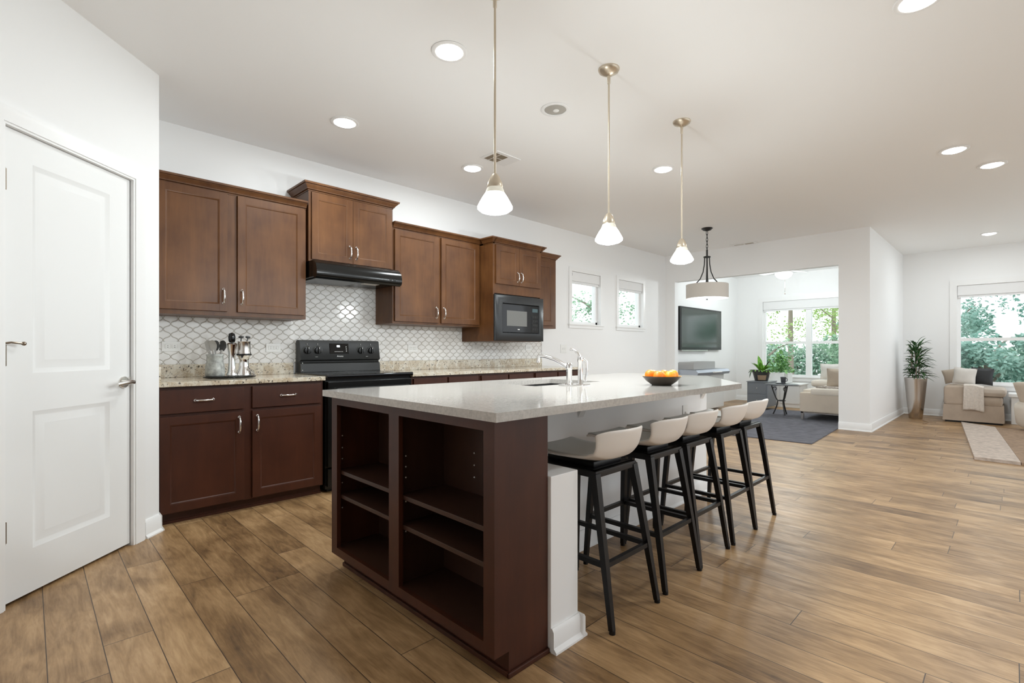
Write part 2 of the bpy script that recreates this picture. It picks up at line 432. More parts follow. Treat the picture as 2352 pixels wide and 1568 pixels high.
# pantry door, built in the wall's own frame (x along the wall, front toward -y)
def panel_slab(x0, x1, z0, z1, y0, y1, panels, depth=0.009, bev=0.016, raise_in=0.03):
    b = B(); b.box(x0, x1, y0 + depth + 0.001, y1, z0, z1)
    zs = sorted({z0, z1, *[p[2] for p in panels], *[p[3] for p in panels]})
    for a, c in zip(zs[:-1], zs[1:]):
        ps = [p for p in panels if p[2] <= a + 1e-6 and p[3] >= c - 1e-6]
        if not ps: b.box(x0, x1, y0, y0 + depth + 0.004, a, c); continue
        p = ps[0]; b.box(x0, p[0], y0, y0 + depth + 0.004, a, c); b.box(p[1], x1, y0, y0 + depth + 0.004, a, c)
    for px0, px1, pz0, pz1 in panels:
        def rect(i, y): return [(px0 + i, y, pz0 + i), (px1 - i, y, pz0 + i), (px1 - i, y, pz1 - i), (px0 + i, y, pz1 - i)]
        lv = [(0, y0), (bev, y0 + depth)]
        if raise_in: lv += [(bev + 0.006, y0 + depth), (bev + 0.006 + raise_in, y0 + depth * 0.35)]
        rings = [rect(i, y) for i, y in lv]
        b.ring(rings, True, False)
        b.quad(*rings[-1])
    return b
dr = root('door_1', (0, 0, 0), 'white two panel pantry door with satin nickel lever', 'door', kind='structure')
panel_slab(-0.903, -0.218, 0.014, 2.032, 0.006, 0.045, [(-0.768, -0.351, 0.206, 0.815), (-0.768, -0.351, 0.985, 1.912)], 0.009, 0.018, 0.035).build('panel', M_DOOR, dr)
b = B().box(-0.216, -0.13, -0.016, 0.0, 0, 2.115).box(-0.205, -0.142, -0.021, -0.014, 0, 2.095).box(-0.99, -0.905, -0.016, 0, 0, 2.115).box(-0.979, -0.916, -0.021, -0.014, 0, 2.095)
b.box(-0.905, -0.216, -0.016, 0, 2.035, 2.115).box(-0.9161, -0.2049, -0.021, -0.014, 2.045, 2.095)
b.box(-0.216, -0.211, 0.0, 0.11, 0, 2.035).box(-0.91, -0.905, 0, 0.11, 0, 2.035)
b.build('casing', M_TRIM, dr)
for z in (0.315, 1.065, 1.81):
    h = B().tube([(-0.905, -0.004, z - 0.045), (-0.905, -0.004, z + 0.045)], 0.009, 10).box(-0.902, -0.882, 0.003, 0.0062, z - 0.045, z + 0.045)
    h.sphere((-0.905, -0.004, z + 0.048), 0.007, u=10, v=8)
    if z == 1.065: h.tube([(-0.905, -0.006, z + 0.05), (-0.885, -0.02, z + 0.055), (-0.845, -0.03, z + 0.05)], 0.0045, 8).sphere((-0.842, -0.03, z + 0.05), 0.009, u=10, v=8)
    h.build('hinge', M_BRONZE, dr)
hb = B().lathe([(0.0, 0.0), (0.033, 0.0), (0.033, 0.006), (0.028, 0.012), (0.0, 0.013)], (-0.262, 0.006, 0.912), 24, axis='y')
hb.tube([(-0.262, 0.0, 0.912), (-0.262, -0.045, 0.912)], 0.011, 12)
hb.tube([(-0.255, -0.045, 0.912), (-0.28, -0.05, 0.916), (-0.32, -0.05, 0.912), (-0.365, -0.046, 0.905)], [0.012, 0.012, 0.0105, 0.009], 12)
hb.build('lever', M_NICKEL, dr)
B().box(-0.2265, -0.2177, -0.0005, 0.04, 0.885, 0.94).build('latch_plate', M_NICKEL, dr)
turn(dr, (PX, PY, 0), R(45))
B().box(-3.1, -0.12, 0.12, 0.125, 0, 2.2).build('wall_pantry_gap_shade', M_BLACKW, kind='structure')  # dark sheet painted as the shade in the door gaps
turn(bpy.data.objects['wall_pantry_gap_shade'], (PX - 0.02, PY + 0.02, 0), R(45))

# windows: local frame x along the wall, outside toward +y, wall face y = 0
def window(name, x0, x1, z0, z1, loc, rz, casing=0.06, mull=(), rail=None, blind=0.1, valance=0.0, cord=True, t=0.15):
    r = root(name, (0, 0, 0), kind='structure')
    b = B()
    for a, c, d, e in ((x0 - casing, x0, z0 - casing, z1 + casing), (x1, x1 + casing, z0 - casing, z1 + casing), (x0, x1, z1, z1 + casing), (x0, x1, z0 - casing, z0)):
        b.box(a, c, -0.016, 0.0, d, e)
    b.box(x0 - casing - 0.012, x1 + casing + 0.012, -0.03, 0.0, z0 - 0.018, z0 + 0.002)
    b.build('frame', M_TRIM, r)
    s = B(); f = 0.04
    s.box(x0, x0 + f, 0.05, 0.11, z0, z1).box(x1 - f, x1, 0.05, 0.11, z0, z1).box(x0, x1, 0.05, 0.11, z0, z0 + f).box(x0, x1, 0.05, 0.11, z1 - f, z1)
    for m_ in mull: s.box(m_ - 0.05, m_ + 0.05, 0.03, 0.115, z0, z1)
    if rail:
        s.box(x0, x1, 0.055, 0.105, rail - 0.025, rail + 0.025)
    s.build('sash', M_TRIM, r)
    B().box(x0 + 0.01, x1 - 0.01, 0.078, 0.082, z0 + 0.01, z1 - 0.01).build('pane', M_GLASS, r)
    v = B().box(x0 + 0.004, x1 - 0.004, 0.002, 0.045, z1 - blind, z1 - 0.002, 0.004)
    v.box(x0 + 0.008, x1 - 0.008, 0.012, 0.036, z1 - blind - 0.035, z1 - blind - 0.012, 0.005)
    v.box(x0 + 0.012, x1 - 0.012, 0.022, 0.026, z1 - blind - 0.03, z1 - blind + 0.01)
    v.build('blind', M_BLIND, r)
    if cord: B().box(x0 + 0.016, x0 + 0.022, -0.002, 0.003, z1 - 0.06, z1 - 0.02).build('blind_cord', M_SLOT, r)
    turn(r, loc, rz); return r
window('window_1', *W1[:2], W1[2], W1[3], (0, WY, 0), 0, blind=0.13)
window('window_2', *W2[:2], W2[2], W2[3], (0, WY, 0), 0, blind=0.13)
window('window_3', *SW[:2], SW[2], SW[3], (11.2, WY, 0), R(-90), casing=0.09, mull=(1.405,), rail=1.25, blind=0.17, cord=False)
window('window_4', *LW[:2], LW[2], LW[3], (10.8, 1.334, 0), R(-90), casing=0.09, mull=(1.70,), rail=1.265, blind=0.16, cord=False)

# ------------------------------------------------------------------ cabinets along the north wall
FY = 3.96                                                   # wall-cabinet face
def cab_door(x0, x1, z0, z1, yf, th=0.019, st=0.052):
    b = B(); b.box(x0, x1, yf + 0.0075, yf + th, z0, z1)
    b.box(x0, x0 + st, yf, yf + 0.012, z0, z1, 0.002).box(x1 - st, x1, yf, yf + 0.012, z0, z1, 0.002)
    b.box(x0 + st - 0.001, x1 - st + 0.001, yf + 0.0003, yf + 0.012, z1 - st, z1, 0.0015).box(x0 + st - 0.001, x1 - st + 0.001, yf + 0.0003, yf + 0.012, z0, z0 + st, 0.0015)
    def rect(i, y): return [(x0 + st + i, y, z0 + st + i), (x1 - st - i, y, z0 + st + i), (x1 - st - i, y, z1 - st - i), (x0 + st + i, y, z1 - st - i)]
    b.ring([rect(-0.001, yf + 0.001), rect(0.004, yf + 0.002), rect(0.010, yf + 0.0075)], True, False)
    return b
def pull(x, z, yf, vert=True, L=0.1):
    b = B(); h = L / 2
    pts = [(-h, 0.0), (-h * 0.96, 0.014), (-h * 0.7, 0.024), (-h * 0.25, 0.029), (h * 0.25, 0.029), (h * 0.7, 0.024), (h * 0.96, 0.014), (h, 0.0)]
    rr = [0.0075, 0.0062, 0.0055, 0.0062, 0.0062, 0.0055, 0.0062, 0.0075]
    P = [(x, yf - d, z + a) if vert else (x + a, yf - d, z) for a, d in pts]
    b.tube(P, rr, 10, up=Vector((1, 0, 0)) if vert else Vector((0, 0, 1)))
    for a in (-h, h): b.sphere((x, yf - 0.003, z + a) if vert else (x + a, yf - 0.003, z), 0.0095, sy=0.5, u=12, v=8)
    return b
def doors(r, m, lst, yf):
    for x0, x1, z0, z1, hx, hz in lst:
        d = cab_door(x0, x1, z0, z1, yf).build('door', m, r)
        if hx is not None: pull(hx, hz, yf).build('handle', M_CHROME, d)
def crown(b, x0, x1, yf, z0, z1, l, r, yb=WY - 0.003):
    h = z1 - z0; lv = []
    for k, o in ((0, 0.004), (0.14, 0.004), (0.2, 0.014), (0.34, 0.016), (0.62, 0.034), (0.74, 0.037), (0.78, 0.046), (1.0, 0.048)):
        lv.append((z0 + h * k, o if l else 0, o if r else 0, o))
    b.rloft(lv, x0, x1, yf, yb); return b
def wall_cab(x0, x1, z0, z1, yf, doorlist, label, cr, l=False, r=False):
    t = root('upper_cabinet', ((x0 + x1) / 2, WY, z0), label, 'cabinet', 'wall cabinets over the back counter')
    B().box(x0, x1, yf + 0.019, WY - 0.003, z0, z1, 0.0015).build('body', M_WOOD, t)
    crown(B(), x0, x1, yf + 0.019, cr[0], cr[1], l, r).build('crown_moulding', M_WOOD, t)
    doors(t, M_WOOD, doorlist, yf); return t
wall_cab(0.562, 1.588, 1.335, 2.225, FY, [(0.600, 1.022, 1.366, 2.215, 0.996, 1.475), (1.088, 1.570, 1.366, 2.215, 1.116, 1.475)],
         'wide two door wall cabinet in corner beside the pantry, above chrome utensils', (2.215, 2.275))
wall_cab(1.602, 2.366, 1.805, 2.385, FY - 0.02, [(1.622, 1.972, 1.822, 2.362, 1.945, 1.915), (1.975, 2.346, 1.822, 2.362, 2.002, 1.915)],
         'tallest short wall cabinet with two doors mounted over the black range hood', (2.37, 2.435), True, True)
wall_cab(2.376, 3.428, 1.335, 2.215, FY, [(2.392, 2.882, 1.356, 2.200, 2.852, 1.455), (2.914, 3.402, 1.356, 2.200, 2.944, 1.455)],
         'wide two door wall cabinet between range hood and microwave cabinet', (2.205, 2.265))
wall_cab(4.182, 4.672, 1.355, 2.2, FY, [(4.215, 4.612, 1.39, 2.155, None, None)],
         'narrow single door wall cabinet at the right end behind the microwave', (2.2, 2.265), False, True)
EY = 3.756
t = root('microwave_cabinet', (3.8, WY, 1.185), 'deep protruding wall cabinet holding the black microwave', 'cabinet', 'wall cabinets over the back counter')
B().box(3.433, 3.452, EY + 0.019, WY - 0.003, 1.185, 2.215).box(4.155, 4.172, EY + 0.019, WY - 0.003, 1.185, 2.215).box(3.452, 4.155, EY + 0.019, WY - 0.003, 1.685, 2.215).box(3.452, 4.155, EY + 0.03, WY - 0.003, 1.185, 1.2).build('body', M_WOOD, t)
b = crown(B(), 3.433, 4.172, EY + 0.019, 2.2, 2.262, False, False)
for l_, r_, xa, xb in ((True, False, 3.433, 3.45), (False, True, 4.155, 4.172)): crown(b, xa, xb, EY + 0.019, 2.2, 2.262, l_, r_, 3.925)
b.build('crown_moulding', M_WOOD, t)
doors(t, M_WOOD, [(3.463, 3.802, 1.785, 2.19, 3.776, 1.875), (3.806, 4.150, 1.785, 2.19, 3.834, 1.875)], EY)
# microwave
t = root('microwave', (3.81, 4.0, 1.2), 'black microwave with wide dark trim in the deep protruding cabinet', 'microwave')
B().box(3.46, 4.148, EY + 0.03, 4.2, 1.205, 1.68).build('body', M_BLK, t)
def rect_xz(x0, x1, z0, z1, y): return [(x0, y, z0), (x1, y, z0), (x1, y, z1), (x0, y, z1)]
B().ring([rect_xz(3.44, 4.19, 1.19, 1.672, EY + 0.018), rect_xz(3.44, 4.19, 1.19, 1.672, EY - 0.002), rect_xz(3.45, 4.18, 1.2, 1.662, EY - 0.010), rect_xz(3.538, 4.108, 1.272, 1.588, EY - 0.016), rect_xz(3.545, 4.102, 1.279, 1.581, EY - 0.002)], True, False).build('trim_frame', M_MWTRIM, t)
dd = B().box(3.547, 3.985, EY - 0.008, EY + 0.02, 1.281, 1.579, 0.002).build('door', M_GLASSBLK, t)
B().box(3.607, 3.913, EY - 0.0095, EY - 0.006, 1.349, 1.512).build('window', M_MWWIN, dd)
B().box(3.77, 3.80, EY - 0.0095, EY - 0.006, 1.31, 1.318).build('badge', M_LOGO, dd)
cp = B().box(3.988, 4.1, EY - 0.008, EY + 0.02, 1.281, 1.579, 0.002).build('control_panel', M_GLASSBLK, t)
B().box(4.0, 4.088, EY - 0.0095, EY - 0.006, 1.51, 1.55).build('display', mat('dim display', (0.05, 0.09, 0.1), 0.2), cp)
for i in range(4):
    for j in range(3): B().box(4.004 + j * 0.029, 4.024 + j * 0.029, EY - 0.0105, EY - 0.007, 1.31 + i * 0.045, 1.335 + i * 0.045, 0.002).build('button', M_BLKS, cp)

# range hood
t = root('range_hood', (1.98, WY, 1.655), 'black under cabinet range hood above the stove', 'range hood')
yz = [(WY, 1.803), (3.862, 1.803), (3.815, 1.765), (3.80, 1.72), (3.80, 1.685), (3.812, 1.665), (3.84, 1.655), (3.86, 1.672), (WY, 1.672)]
B().prof_x(yz, 1.602, 2.366).build('shell', M_BLK, t)
B().box(1.64, 2.02, 3.9, 4.24, 1.664, 1.671, 0.003).build('grease_filter', M_MWTRIM, t)
B().box(2.06, 2.2, 3.9, 3.98, 1.662, 1.671, 0.003).build('lamp_cover', M_DIFF, t)
b = B()
for x in (2.24, 2.28): b.box(x, x + 0.022, 3.797, 3.803, 1.695, 1.71, 0.002)
b.build('switch', M_BLKS, t)

# tile backsplash, granite worktops
b = B().box(PX, 3.431, WY - 0.01, WY, 0.985, 1.334).box(3.431, 4.174, WY - 0.01, WY, 0.985, 1.184).box(4.174, 4.743, WY - 0.01, WY, 0.985, 1.334).box(1.588, 2.376, WY - 0.01, WY, 1.334, 1.80)
b.build('wall_backsplash', M_TILE, kind='structure')
B().box(4.743, 4.7465, WY - 0.0115, WY, 0.985, 1.336).build('trim_1', mat('dark tile edge', (0.12, 0.11, 0.1), 0.4), kind='structure')
CT = 0.89
def worktop(x0, x1, label):
    t = root('worktop', ((x0 + x1) / 2, 3.95, 0.86), label, 'worktop', 'granite worktops along the back wall')
    B().box(x0, x1, 3.632, WY - 0.011, 0.86, CT, 0.004).build('slab', M_GRAN, t)
    B().box(x0, x1, WY - 0.03, WY - 0.0105, CT, 0.985, 0.003).build('splash', M_GRAN, t)
    return t
t = worktop(0.562, 1.600, 'speckled cream granite worktop left of the stove under the chrome utensils')
B().box(0.5615, 0.58, 3.66, WY - 0.03, CT, 0.985, 0.003).build('side_splash', M_GRAN, t)
worktop(2.366, 4.735, 'speckled cream granite worktop running from the stove to the right end')

BY = 3.65
def base_cab(x0, x1, units, label, group, m=M_WOODB):
    t = root('base_cabinet', ((x0 + x1) / 2, 3.97, 0), label, 'cabinet', group)
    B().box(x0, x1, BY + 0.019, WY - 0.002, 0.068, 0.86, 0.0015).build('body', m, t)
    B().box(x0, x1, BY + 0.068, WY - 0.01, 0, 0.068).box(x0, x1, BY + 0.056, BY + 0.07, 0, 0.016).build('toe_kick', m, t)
    for (a, c, hs) in units:
        d = B().box(a, c, BY, BY + 0.019, 0.692, 0.840, 0.003).build('drawer', m, t)
        pull((a + c) / 2, 0.768, BY, False).build('handle', M_CHROME, d)
        d = cab_door(a, c, 0.078, 0.674, BY).build('door', m, t)
        pull(c - 0.032 if hs else a + 0.032, 0.588, BY).build('handle', M_CHROME, d)
    return t
base_cab(0.562, 1.592, [(0.572, 1.044, True), (1.094, 1.573, False)], 'dark base cabinet with two drawers and two doors left of the stove', 'base cabinets along the back wall')
base_cab(2.374, 3.15, [(2.392, 2.752, True), (2.77, 3.13, False)], 'dark base cabinet immediately right of the stove, half hidden by island', 'base cabinets along the back wall')
base_cab(3.154, 3.93, [(3.172, 3.532, True), (3.55, 3.91, False)], 'middle dark base cabinet of the run behind the island counter', 'base cabinets along the back wall')
base_cab(3.934, 4.72, [(3.952, 4.315, True), (4.335, 4.7, False)], 'dark base cabinet at far right end of run, behind the faucet', 'base cabinets along the back wall')

# range (stove)
t = root('stove', (1.985, 3.95, 0), 'black freestanding electric stove with backguard knobs and clock', 'stove')
SX0, SX1 = 1.606, 2.360
B().box(SX0, SX1, 3.66, 4.26, 0.03, 0.87).box(SX0 + 0.03, SX1 - 0.03, 3.7, 4.25, 0, 0.03).build('body', M_BLK, t)
B().box(SX0 - 0.004, SX1 + 0.004, 3.615, 4.262, 0.872, 0.903, 0.008).build('cooktop', M_GLASSBLK, t)
for (x, y, r_) in ((1.79, 3.78, 0.1), (2.18, 3.78, 0.08), (1.79, 4.04, 0.08), (2.18, 4.04, 0.1)):
    b = B()
    for rr in (r_, r_ * 0.6): b.lathe([(rr - 0.002, 0.9032), (rr - 0.002, 0.9036), (rr, 0.9036), (rr, 0.9032)], (x, y, 0), 40, False)
    b.build('burner_ring', M_BLKS, t)
od = B().box(SX0 + 0.008, SX1 - 0.008, 3.625, 3.66, 0.2, 0.85, 0.006).build('oven_door', M_BLK, t)
B().box(SX0 + 0.12, SX1 - 0.12, 3.622, 3.627, 0.35, 0.62, 0.002).build('window', M_GLASSBLK, od)
B().tube([(SX0 + 0.06, 3.63, 0.79), (SX0 + 0.06, 3.585, 0.79), (SX1 - 0.06, 3.585, 0.79), (SX1 - 0.06, 3.63, 0.79)], 0.012, 10).build('handle', M_BLKS, od)
B().box(SX0 + 0.008, SX1 - 0.008, 3.628, 3.66, 0.05, 0.185, 0.006).build('storage_drawer', M_BLK, t)
yz = [(4.268, 0.9), (4.268, 1.165), (4.255, 1.176), (4.215, 1.176), (4.195, 1.168), (4.168, 1.012), (4.172, 1.004), (4.195, 0.996), (4.196, 0.985), (4.172, 0.975), (4.165, 0.905), (4.155, 0.9)]
bg_ = B().prof_x(yz, 1.622, 2.356).build('backguard', M_BLKS, t)
def pan(x, z): return (x, 4.168 + (z - 1.012) * 0.173, z)          # point on the sloping control panel
for x in (1.681, 1.771, 2.168, 2.268):
    c = pan(x, 1.088)
    k = B().lathe([(0.0, 0.0), (0.036, 0.0), (0.036, 0.004), (0.033, 0.006), (0.029, 0.006), (0.027, 0.022), (0.0, 0.024)], c, 28, axis='y')
    k.box(x - 0.006, x + 0.006, c[1] - 0.034, c[1] - 0.006, 1.062, 1.114, 0.003)
    k = k.build('knob', M_BLK, t)
    B().box(x - 0.002, x + 0.002, c[1] - 0.036, c[1] - 0.033, 1.1, 1.114).build('pointer', M_LOGO, k)
    b = B().lathe([(0.0365, 0.0), (0.0385, 0.001), (0.0385, -0.001), (0.0365, -0.002)], (c[0], c[1] - 0.0015, c[2]), 32, False, axis='y')
    b.box(x - 0.0025, x + 0.0025, c[1] + 0.003, c[1] + 0.0065, 1.134, 1.148)
    b.build('knob_dial', mat('dial marking', (0.3, 0.3, 0.28), 0.4), t)
dp = B().ring([[pan(1.874, 1.058), pan(2.052, 1.058), pan(2.052, 1.148), pan(1.874, 1.148)], [(x, y - 0.004, z) for x, y, z in (pan(1.876, 1.06), pan(2.05, 1.06), pan(2.05, 1.146), pan(1.876, 1.146))]]).build('display_panel', M_GLASSBLK, t)
def on_panel(b, x0, x1, z0, z1, e=0.0055):
    q = [pan(x0, z0), pan(x1, z0), pan(x1, z1), pan(x0, z1)]
    return b.ring([q, [(x, y - e, z) for x, y, z in q]])
on_panel(B(), 1.942, 1.968, 1.116, 1.132).build('clock_digits', M_LED, dp)
for i in range(7): on_panel(B(), 1.918 + i * 0.0115, 1.926 + i * 0.0115, 1.0755, 1.0785).build('button_mark', M_LOGO, dp)
for i in range(3): on_panel(B(), 2.024, 2.03, 1.078 + i * 0.018, 1.086 + i * 0.018).build('button_mark', M_LOGO, dp)
M_PRINT = mat('faint print', (0.45, 0.45, 0.43), 0.5)
for x0, x1 in ((1.746, 1.768), (2.215, 2.235)): on_panel(B(), x0, x1, 1.031, 1.0335, 0.001).build('burner_mark', M_PRINT, t)
def text_mesh(s, size, ext=0.0004):
    cu = bpy.data.curves.new('txt', 'FONT'); cu.body = s; cu.size = size; cu.extrude = ext; cu.align_x = 'CENTER'; cu.align_y = 'CENTER'; cu.shear = 0.2
    o = bpy.data.objects.new('txt', cu); C.objects.link(o)
    me = bpy.data.meshes.new_from_object(o.evaluated_get(bpy.context.evaluated_depsgraph_get()))
    bpy.data.objects.remove(o); return me
me = text_mesh('Amana', 0.021); me.materials.append(M_LOGO)
lo = bpy.data.objects.new('lettering', me); C.objects.link(lo); lo.parent = t
lo.location = Vector((1.966, pan(0, 1.036)[1] - 0.0012, 1.036)) - Vector(WL[t.name]); lo.rotation_euler = (R(90 - 9.8), 0, 0)
for z in (0.98, 0.92): B().sphere((1.636, 4.166, z), 0.0045, u=8, v=6).build('screw', M_LOGO, t)

# ------------------------------------------------------------------ outlets
def outlet(x, z, label, y=WY - 0.0105, wd=0.115, ht=0.072, vert=False, tog=False, name='power_outlet', cat='outlet', nsock=2):
    if vert: wd, ht = ht, wd
    t = root(name, (x, y, z - ht / 2), label, cat)
    B().box(x - wd / 2, x + wd / 2, y - 0.006, y, z - ht / 2, z + ht / 2, 0.002).build('cover_plate', M_WHITE, t)
    if tog: B().box(x - 0.006, x + 0.006, y - 0.014, y - 0.005, z - 0.012, z + 0.012, 0.002).build('toggle', M_NICKEL, t); return t
    for k in range(nsock):
        dx = (k - (nsock - 1) / 2) * 0.042
        b = B().box(x + dx - 0.017, x + dx + 0.017, y - 0.008, y - 0.005, z - 0.0155, z + 0.0155, 0.003); s = b.build('socket', M_WHITE, t)
        b = B()
        for dz in (-0.006, 0.006): b.box(x + dx - 0.004, x + dx + 0.004, y - 0.0085, y - 0.0075, z + dz - 0.0014, z + dz + 0.0014)
        b.build('slot', M_SLOT, s)
    return t
outlet(0.738, 1.115, 'white outlet in backsplash nearest the pantry, left of chrome utensils')
outlet(1.442, 1.108, 'white outlet in backsplash between chrome utensils and stove')
outlet(2.79, 1.107, 'white outlet in backsplash just right of the stove')
outlet(3.635, 1.115, 'white outlet in backsplash under the microwave, second from the tile end')
outlet(4.50, 1.122, 'white outlet in backsplash nearest the right tile end')
outlet(5.2, 1.112, 'square white double outlet on painted wall beyond tile, under small window', WY, 0.125, 0.115)

# ------------------------------------------------------------------ island
IX0, IX1, IY0, IY1 = 1.075, 1.335, 1.175, 2.372
t = root('open_bookcase', (1.2, 1.77, 0), 'dark espresso open shelf unit forming the near end of the island', 'shelf unit')
TK = 0.084
for y0, y1 in ((IY0, IY0 + 0.019), (IY1 - 0.019, IY1)):
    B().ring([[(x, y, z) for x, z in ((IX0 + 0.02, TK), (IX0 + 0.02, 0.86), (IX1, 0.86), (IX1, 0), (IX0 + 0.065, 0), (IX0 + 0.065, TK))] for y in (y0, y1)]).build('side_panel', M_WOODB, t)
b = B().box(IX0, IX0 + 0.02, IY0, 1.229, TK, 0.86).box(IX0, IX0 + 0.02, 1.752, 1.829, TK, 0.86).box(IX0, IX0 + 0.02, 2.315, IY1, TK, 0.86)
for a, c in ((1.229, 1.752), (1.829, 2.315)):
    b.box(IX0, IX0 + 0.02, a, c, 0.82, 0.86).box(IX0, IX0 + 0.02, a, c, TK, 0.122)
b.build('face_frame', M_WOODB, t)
B().box(IX0 + 0.02, IX1 - 0.012, 1.78, 1.8, TK, 0.86).build('divider', M_INNER, t)
B().box(IX1 - 0.012, IX1 - 0.002, IY0 + 0.019, IY1 - 0.019, TK, 0.86).build('back_panel', M_INNER, t)
B().box(IX0 + 0.02, IX1 - 0.012, IY0 + 0.019, IY1 - 0.019, TK + 0.018, 0.12).build('bottom_panel', M_INNER, t)
B().box(IX0 + 0.065, IX0 + 0.08, IY0 + 0.018, IY1 - 0.018, 0, TK + 0.01).box(IX0 + 0.055, IX0 + 0.066, IY0 - 0.01, IY1, 0, 0.018, 0.003).box(IX0 + 0.055, IX1, IY0 - 0.011, IY0, 0, 0.018, 0.003).build('toe_kick', M_WOODB, t)
for y0, y1, zz in ((1.195, 1.779, (0.473, 0.352)), (1.801, 2.352, (0.477, 0.359))):
    for z in zz: B().box(IX0 + 0.022, IX1 - 0.013, y0, y1, z, z + 0.019, 0.002).build('shelf', M_INNER, t)
for (x, y, z) in [(IX0 + 0.05, 1.778, zz) for zz in (0.645, 0.60, 0.555, 0.455, 0.33)] + [(IX1 - 0.016, 1.565, zz) for zz in (0.66, 0.61, 0.56)] + \
                 [(IX0 + 0.045, 2.351, zz) for zz in (0.66, 0.60, 0.545, 0.425, 0.3)] + [(IX1 - 0.016, 2.03, zz) for zz in (0.70, 0.65, 0.60)]:
    B().sphere((x, y, z), 0.0034, u=8, v=6).build('shelf_pin', M_PINS, t)
# knee wall, short end pillar
KY = 1.66
B().box(1.337, 3.74, KY, KY + 0.09, 0, 0.858).build('wall_island', M_WALL, kind='structure')
b = B().box(1.338, 1.495, 1.162, KY, 0, 0.632, 0.004); b.build('wall_island_pillar', M_WALL, kind='structure')
b = B()
base_b = base_along('x', [(1.495, 1.162), (1.337, 1.162)], 0.088); base_b.build('baseboard_pillar', M_TRIM, kind='structure')
base_along('x', [(1.495, KY), (1.495, 1.137)], 0.088).build('baseboard_pillar_side', M_TRIM, kind='structure')
base_along('x', [(3.74, KY), (1.496, KY)], 0.1).build('baseboard_island', M_TRIM, kind='structure')
for x in (2.16, 3.66):
    B().prof_x([(KY, 0.858), (KY - 0.09, 0.858), (KY - 0.09, 0.845), (KY - 0.02, 0.76), (KY, 0.72)], x - 0.025, x + 0.025).build('trim_bracket', M_TRIM, kind='structure')
outlet(3.38, 0.635, 'white outlet plate on the island knee wall above the bar stools', KY, vert=True, tog=True)
# island cabinets on the kitchen side
t = root('island_cabinet', (2.53, 2.05, 0), 'dark island base cabinet run behind the open shelf unit, under the sink', 'cabinet')
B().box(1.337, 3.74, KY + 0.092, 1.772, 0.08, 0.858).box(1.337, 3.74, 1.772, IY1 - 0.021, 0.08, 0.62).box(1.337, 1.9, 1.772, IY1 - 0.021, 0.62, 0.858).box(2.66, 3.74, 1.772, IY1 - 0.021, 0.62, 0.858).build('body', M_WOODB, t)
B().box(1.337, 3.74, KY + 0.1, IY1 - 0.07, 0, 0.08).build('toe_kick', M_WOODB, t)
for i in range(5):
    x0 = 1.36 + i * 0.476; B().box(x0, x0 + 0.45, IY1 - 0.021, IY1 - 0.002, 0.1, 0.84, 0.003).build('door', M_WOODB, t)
# quartz top with the clipped far corner and sink cut-out
SKX, SKY = (1.98, 2.58), (1.83, 2.24)
t = root('island_countertop', (2.3, 1.8, 0.86), 'long pale quartz countertop of the island with clipped far corner', 'countertop')
bm = B()
outer = [(1.04, 1.128), (3.02, 1.128), (3.76, 1.66), (3.76, 2.40), (1.04, 2.40)]
xs = [1.04, SKX[0], SKX[1], 3.02]
def slab(b, pts): b.prism(pts, 0.86, CT)
q = B()
top = [q.m.verts.new((x, y, CT)) for x, y in outer]; hole = [q.m.verts.new((x, y, CT)) for x, y in ((SKX[0], SKY[0]), (SKX[1], SKY[0]), (SKX[1], SKY[1]), (SKX[0], SKY[1]))]
for f in ((top[0], top[1], hole[1], hole[0]), (top[1], top[2], hole[1]), (top[2], top[3], hole[2], hole[1]), (top[3], top[4], hole[3], hole[2]), (top[4], top[0], hole[0], hole[3])): q.m.faces.new(f)
ex = bmesh.ops.extrude_face_region(q.m, geom=list(q.m.faces))
for v in ex['geom']:
    if isinstance(v, bmesh.types.BMVert): v.co.z = 0.86
q.build('slab', M_QUARTZ, t)
t = root('kitchen_sink', (2.28, 2.03, 0.66), 'undermount steel sink sunk in the island countertop', 'sink')
b = B()
def rr2(i, z): return [(SKX[0] - 0.008 + i, SKY[0] - 0.008 + i, z), (SKX[1] + 0.008 - i, SKY[0] - 0.008 + i, z), (SKX[1] + 0.008 - i, SKY[1] + 0.008 - i, z), (SKX[0] - 0.008 + i, SKY[1] + 0.008 - i, z)]
b.ring([rr2(0, 0.858), rr2(0.01, 0.70), rr2(0.03, 0.675)], True, False); b.quad(*rr2(0.03, 0.675))
o = b.build('basin', M_SINK, t); solid(o, 0.003)
B().lathe([(0.0, 0.677), (0.03, 0.677), (0.04, 0.68), (0.042, 0.677)], (2.28, 2.03, 0), 24).build('drain', M_CHROME, t)
# faucet with a second lever post
t = root('faucet', (2.3, 1.74, CT), 'chrome kitchen faucet with arched spout and tall lever behind fruit bowl end of sink', 'faucet')
FX, FYY = 2.19, 1.765
ZT = CT
B().box(FX - 0.06, FX + 0.10, FYY - 0.075, FYY + 0.03, CT, CT + 0.006, 0.003).build('base_plate', M_CHROME, t)
B().lathe([(0.024, 0), (0.024, 0.006), (0.017, 0.012), (0.016, 0.085), (0.019, 0.09), (0.019, 0.11), (0.012, 0.125), (0.0, 0.128)], (FX, FYY, CT), 20).build('body', M_CHROME, t)
B().tube([(FX, FYY, CT + 0.09), (FX - 0.005, FYY + 0.03, CT + 0.115), (FX - 0.02, FYY + 0.09, CT + 0.145), (FX - 0.035, FYY + 0.15, CT + 0.163), (FX - 0.05, FYY + 0.185, CT + 0.164), (FX - 0.053, FYY + 0.19, CT + 0.125)], [0.014, 0.012, 0.011, 0.0105, 0.011, 0.012], 12).build('spout', M_CHROME, t)
HX, HYY = FX + 0.03, FYY - 0.055
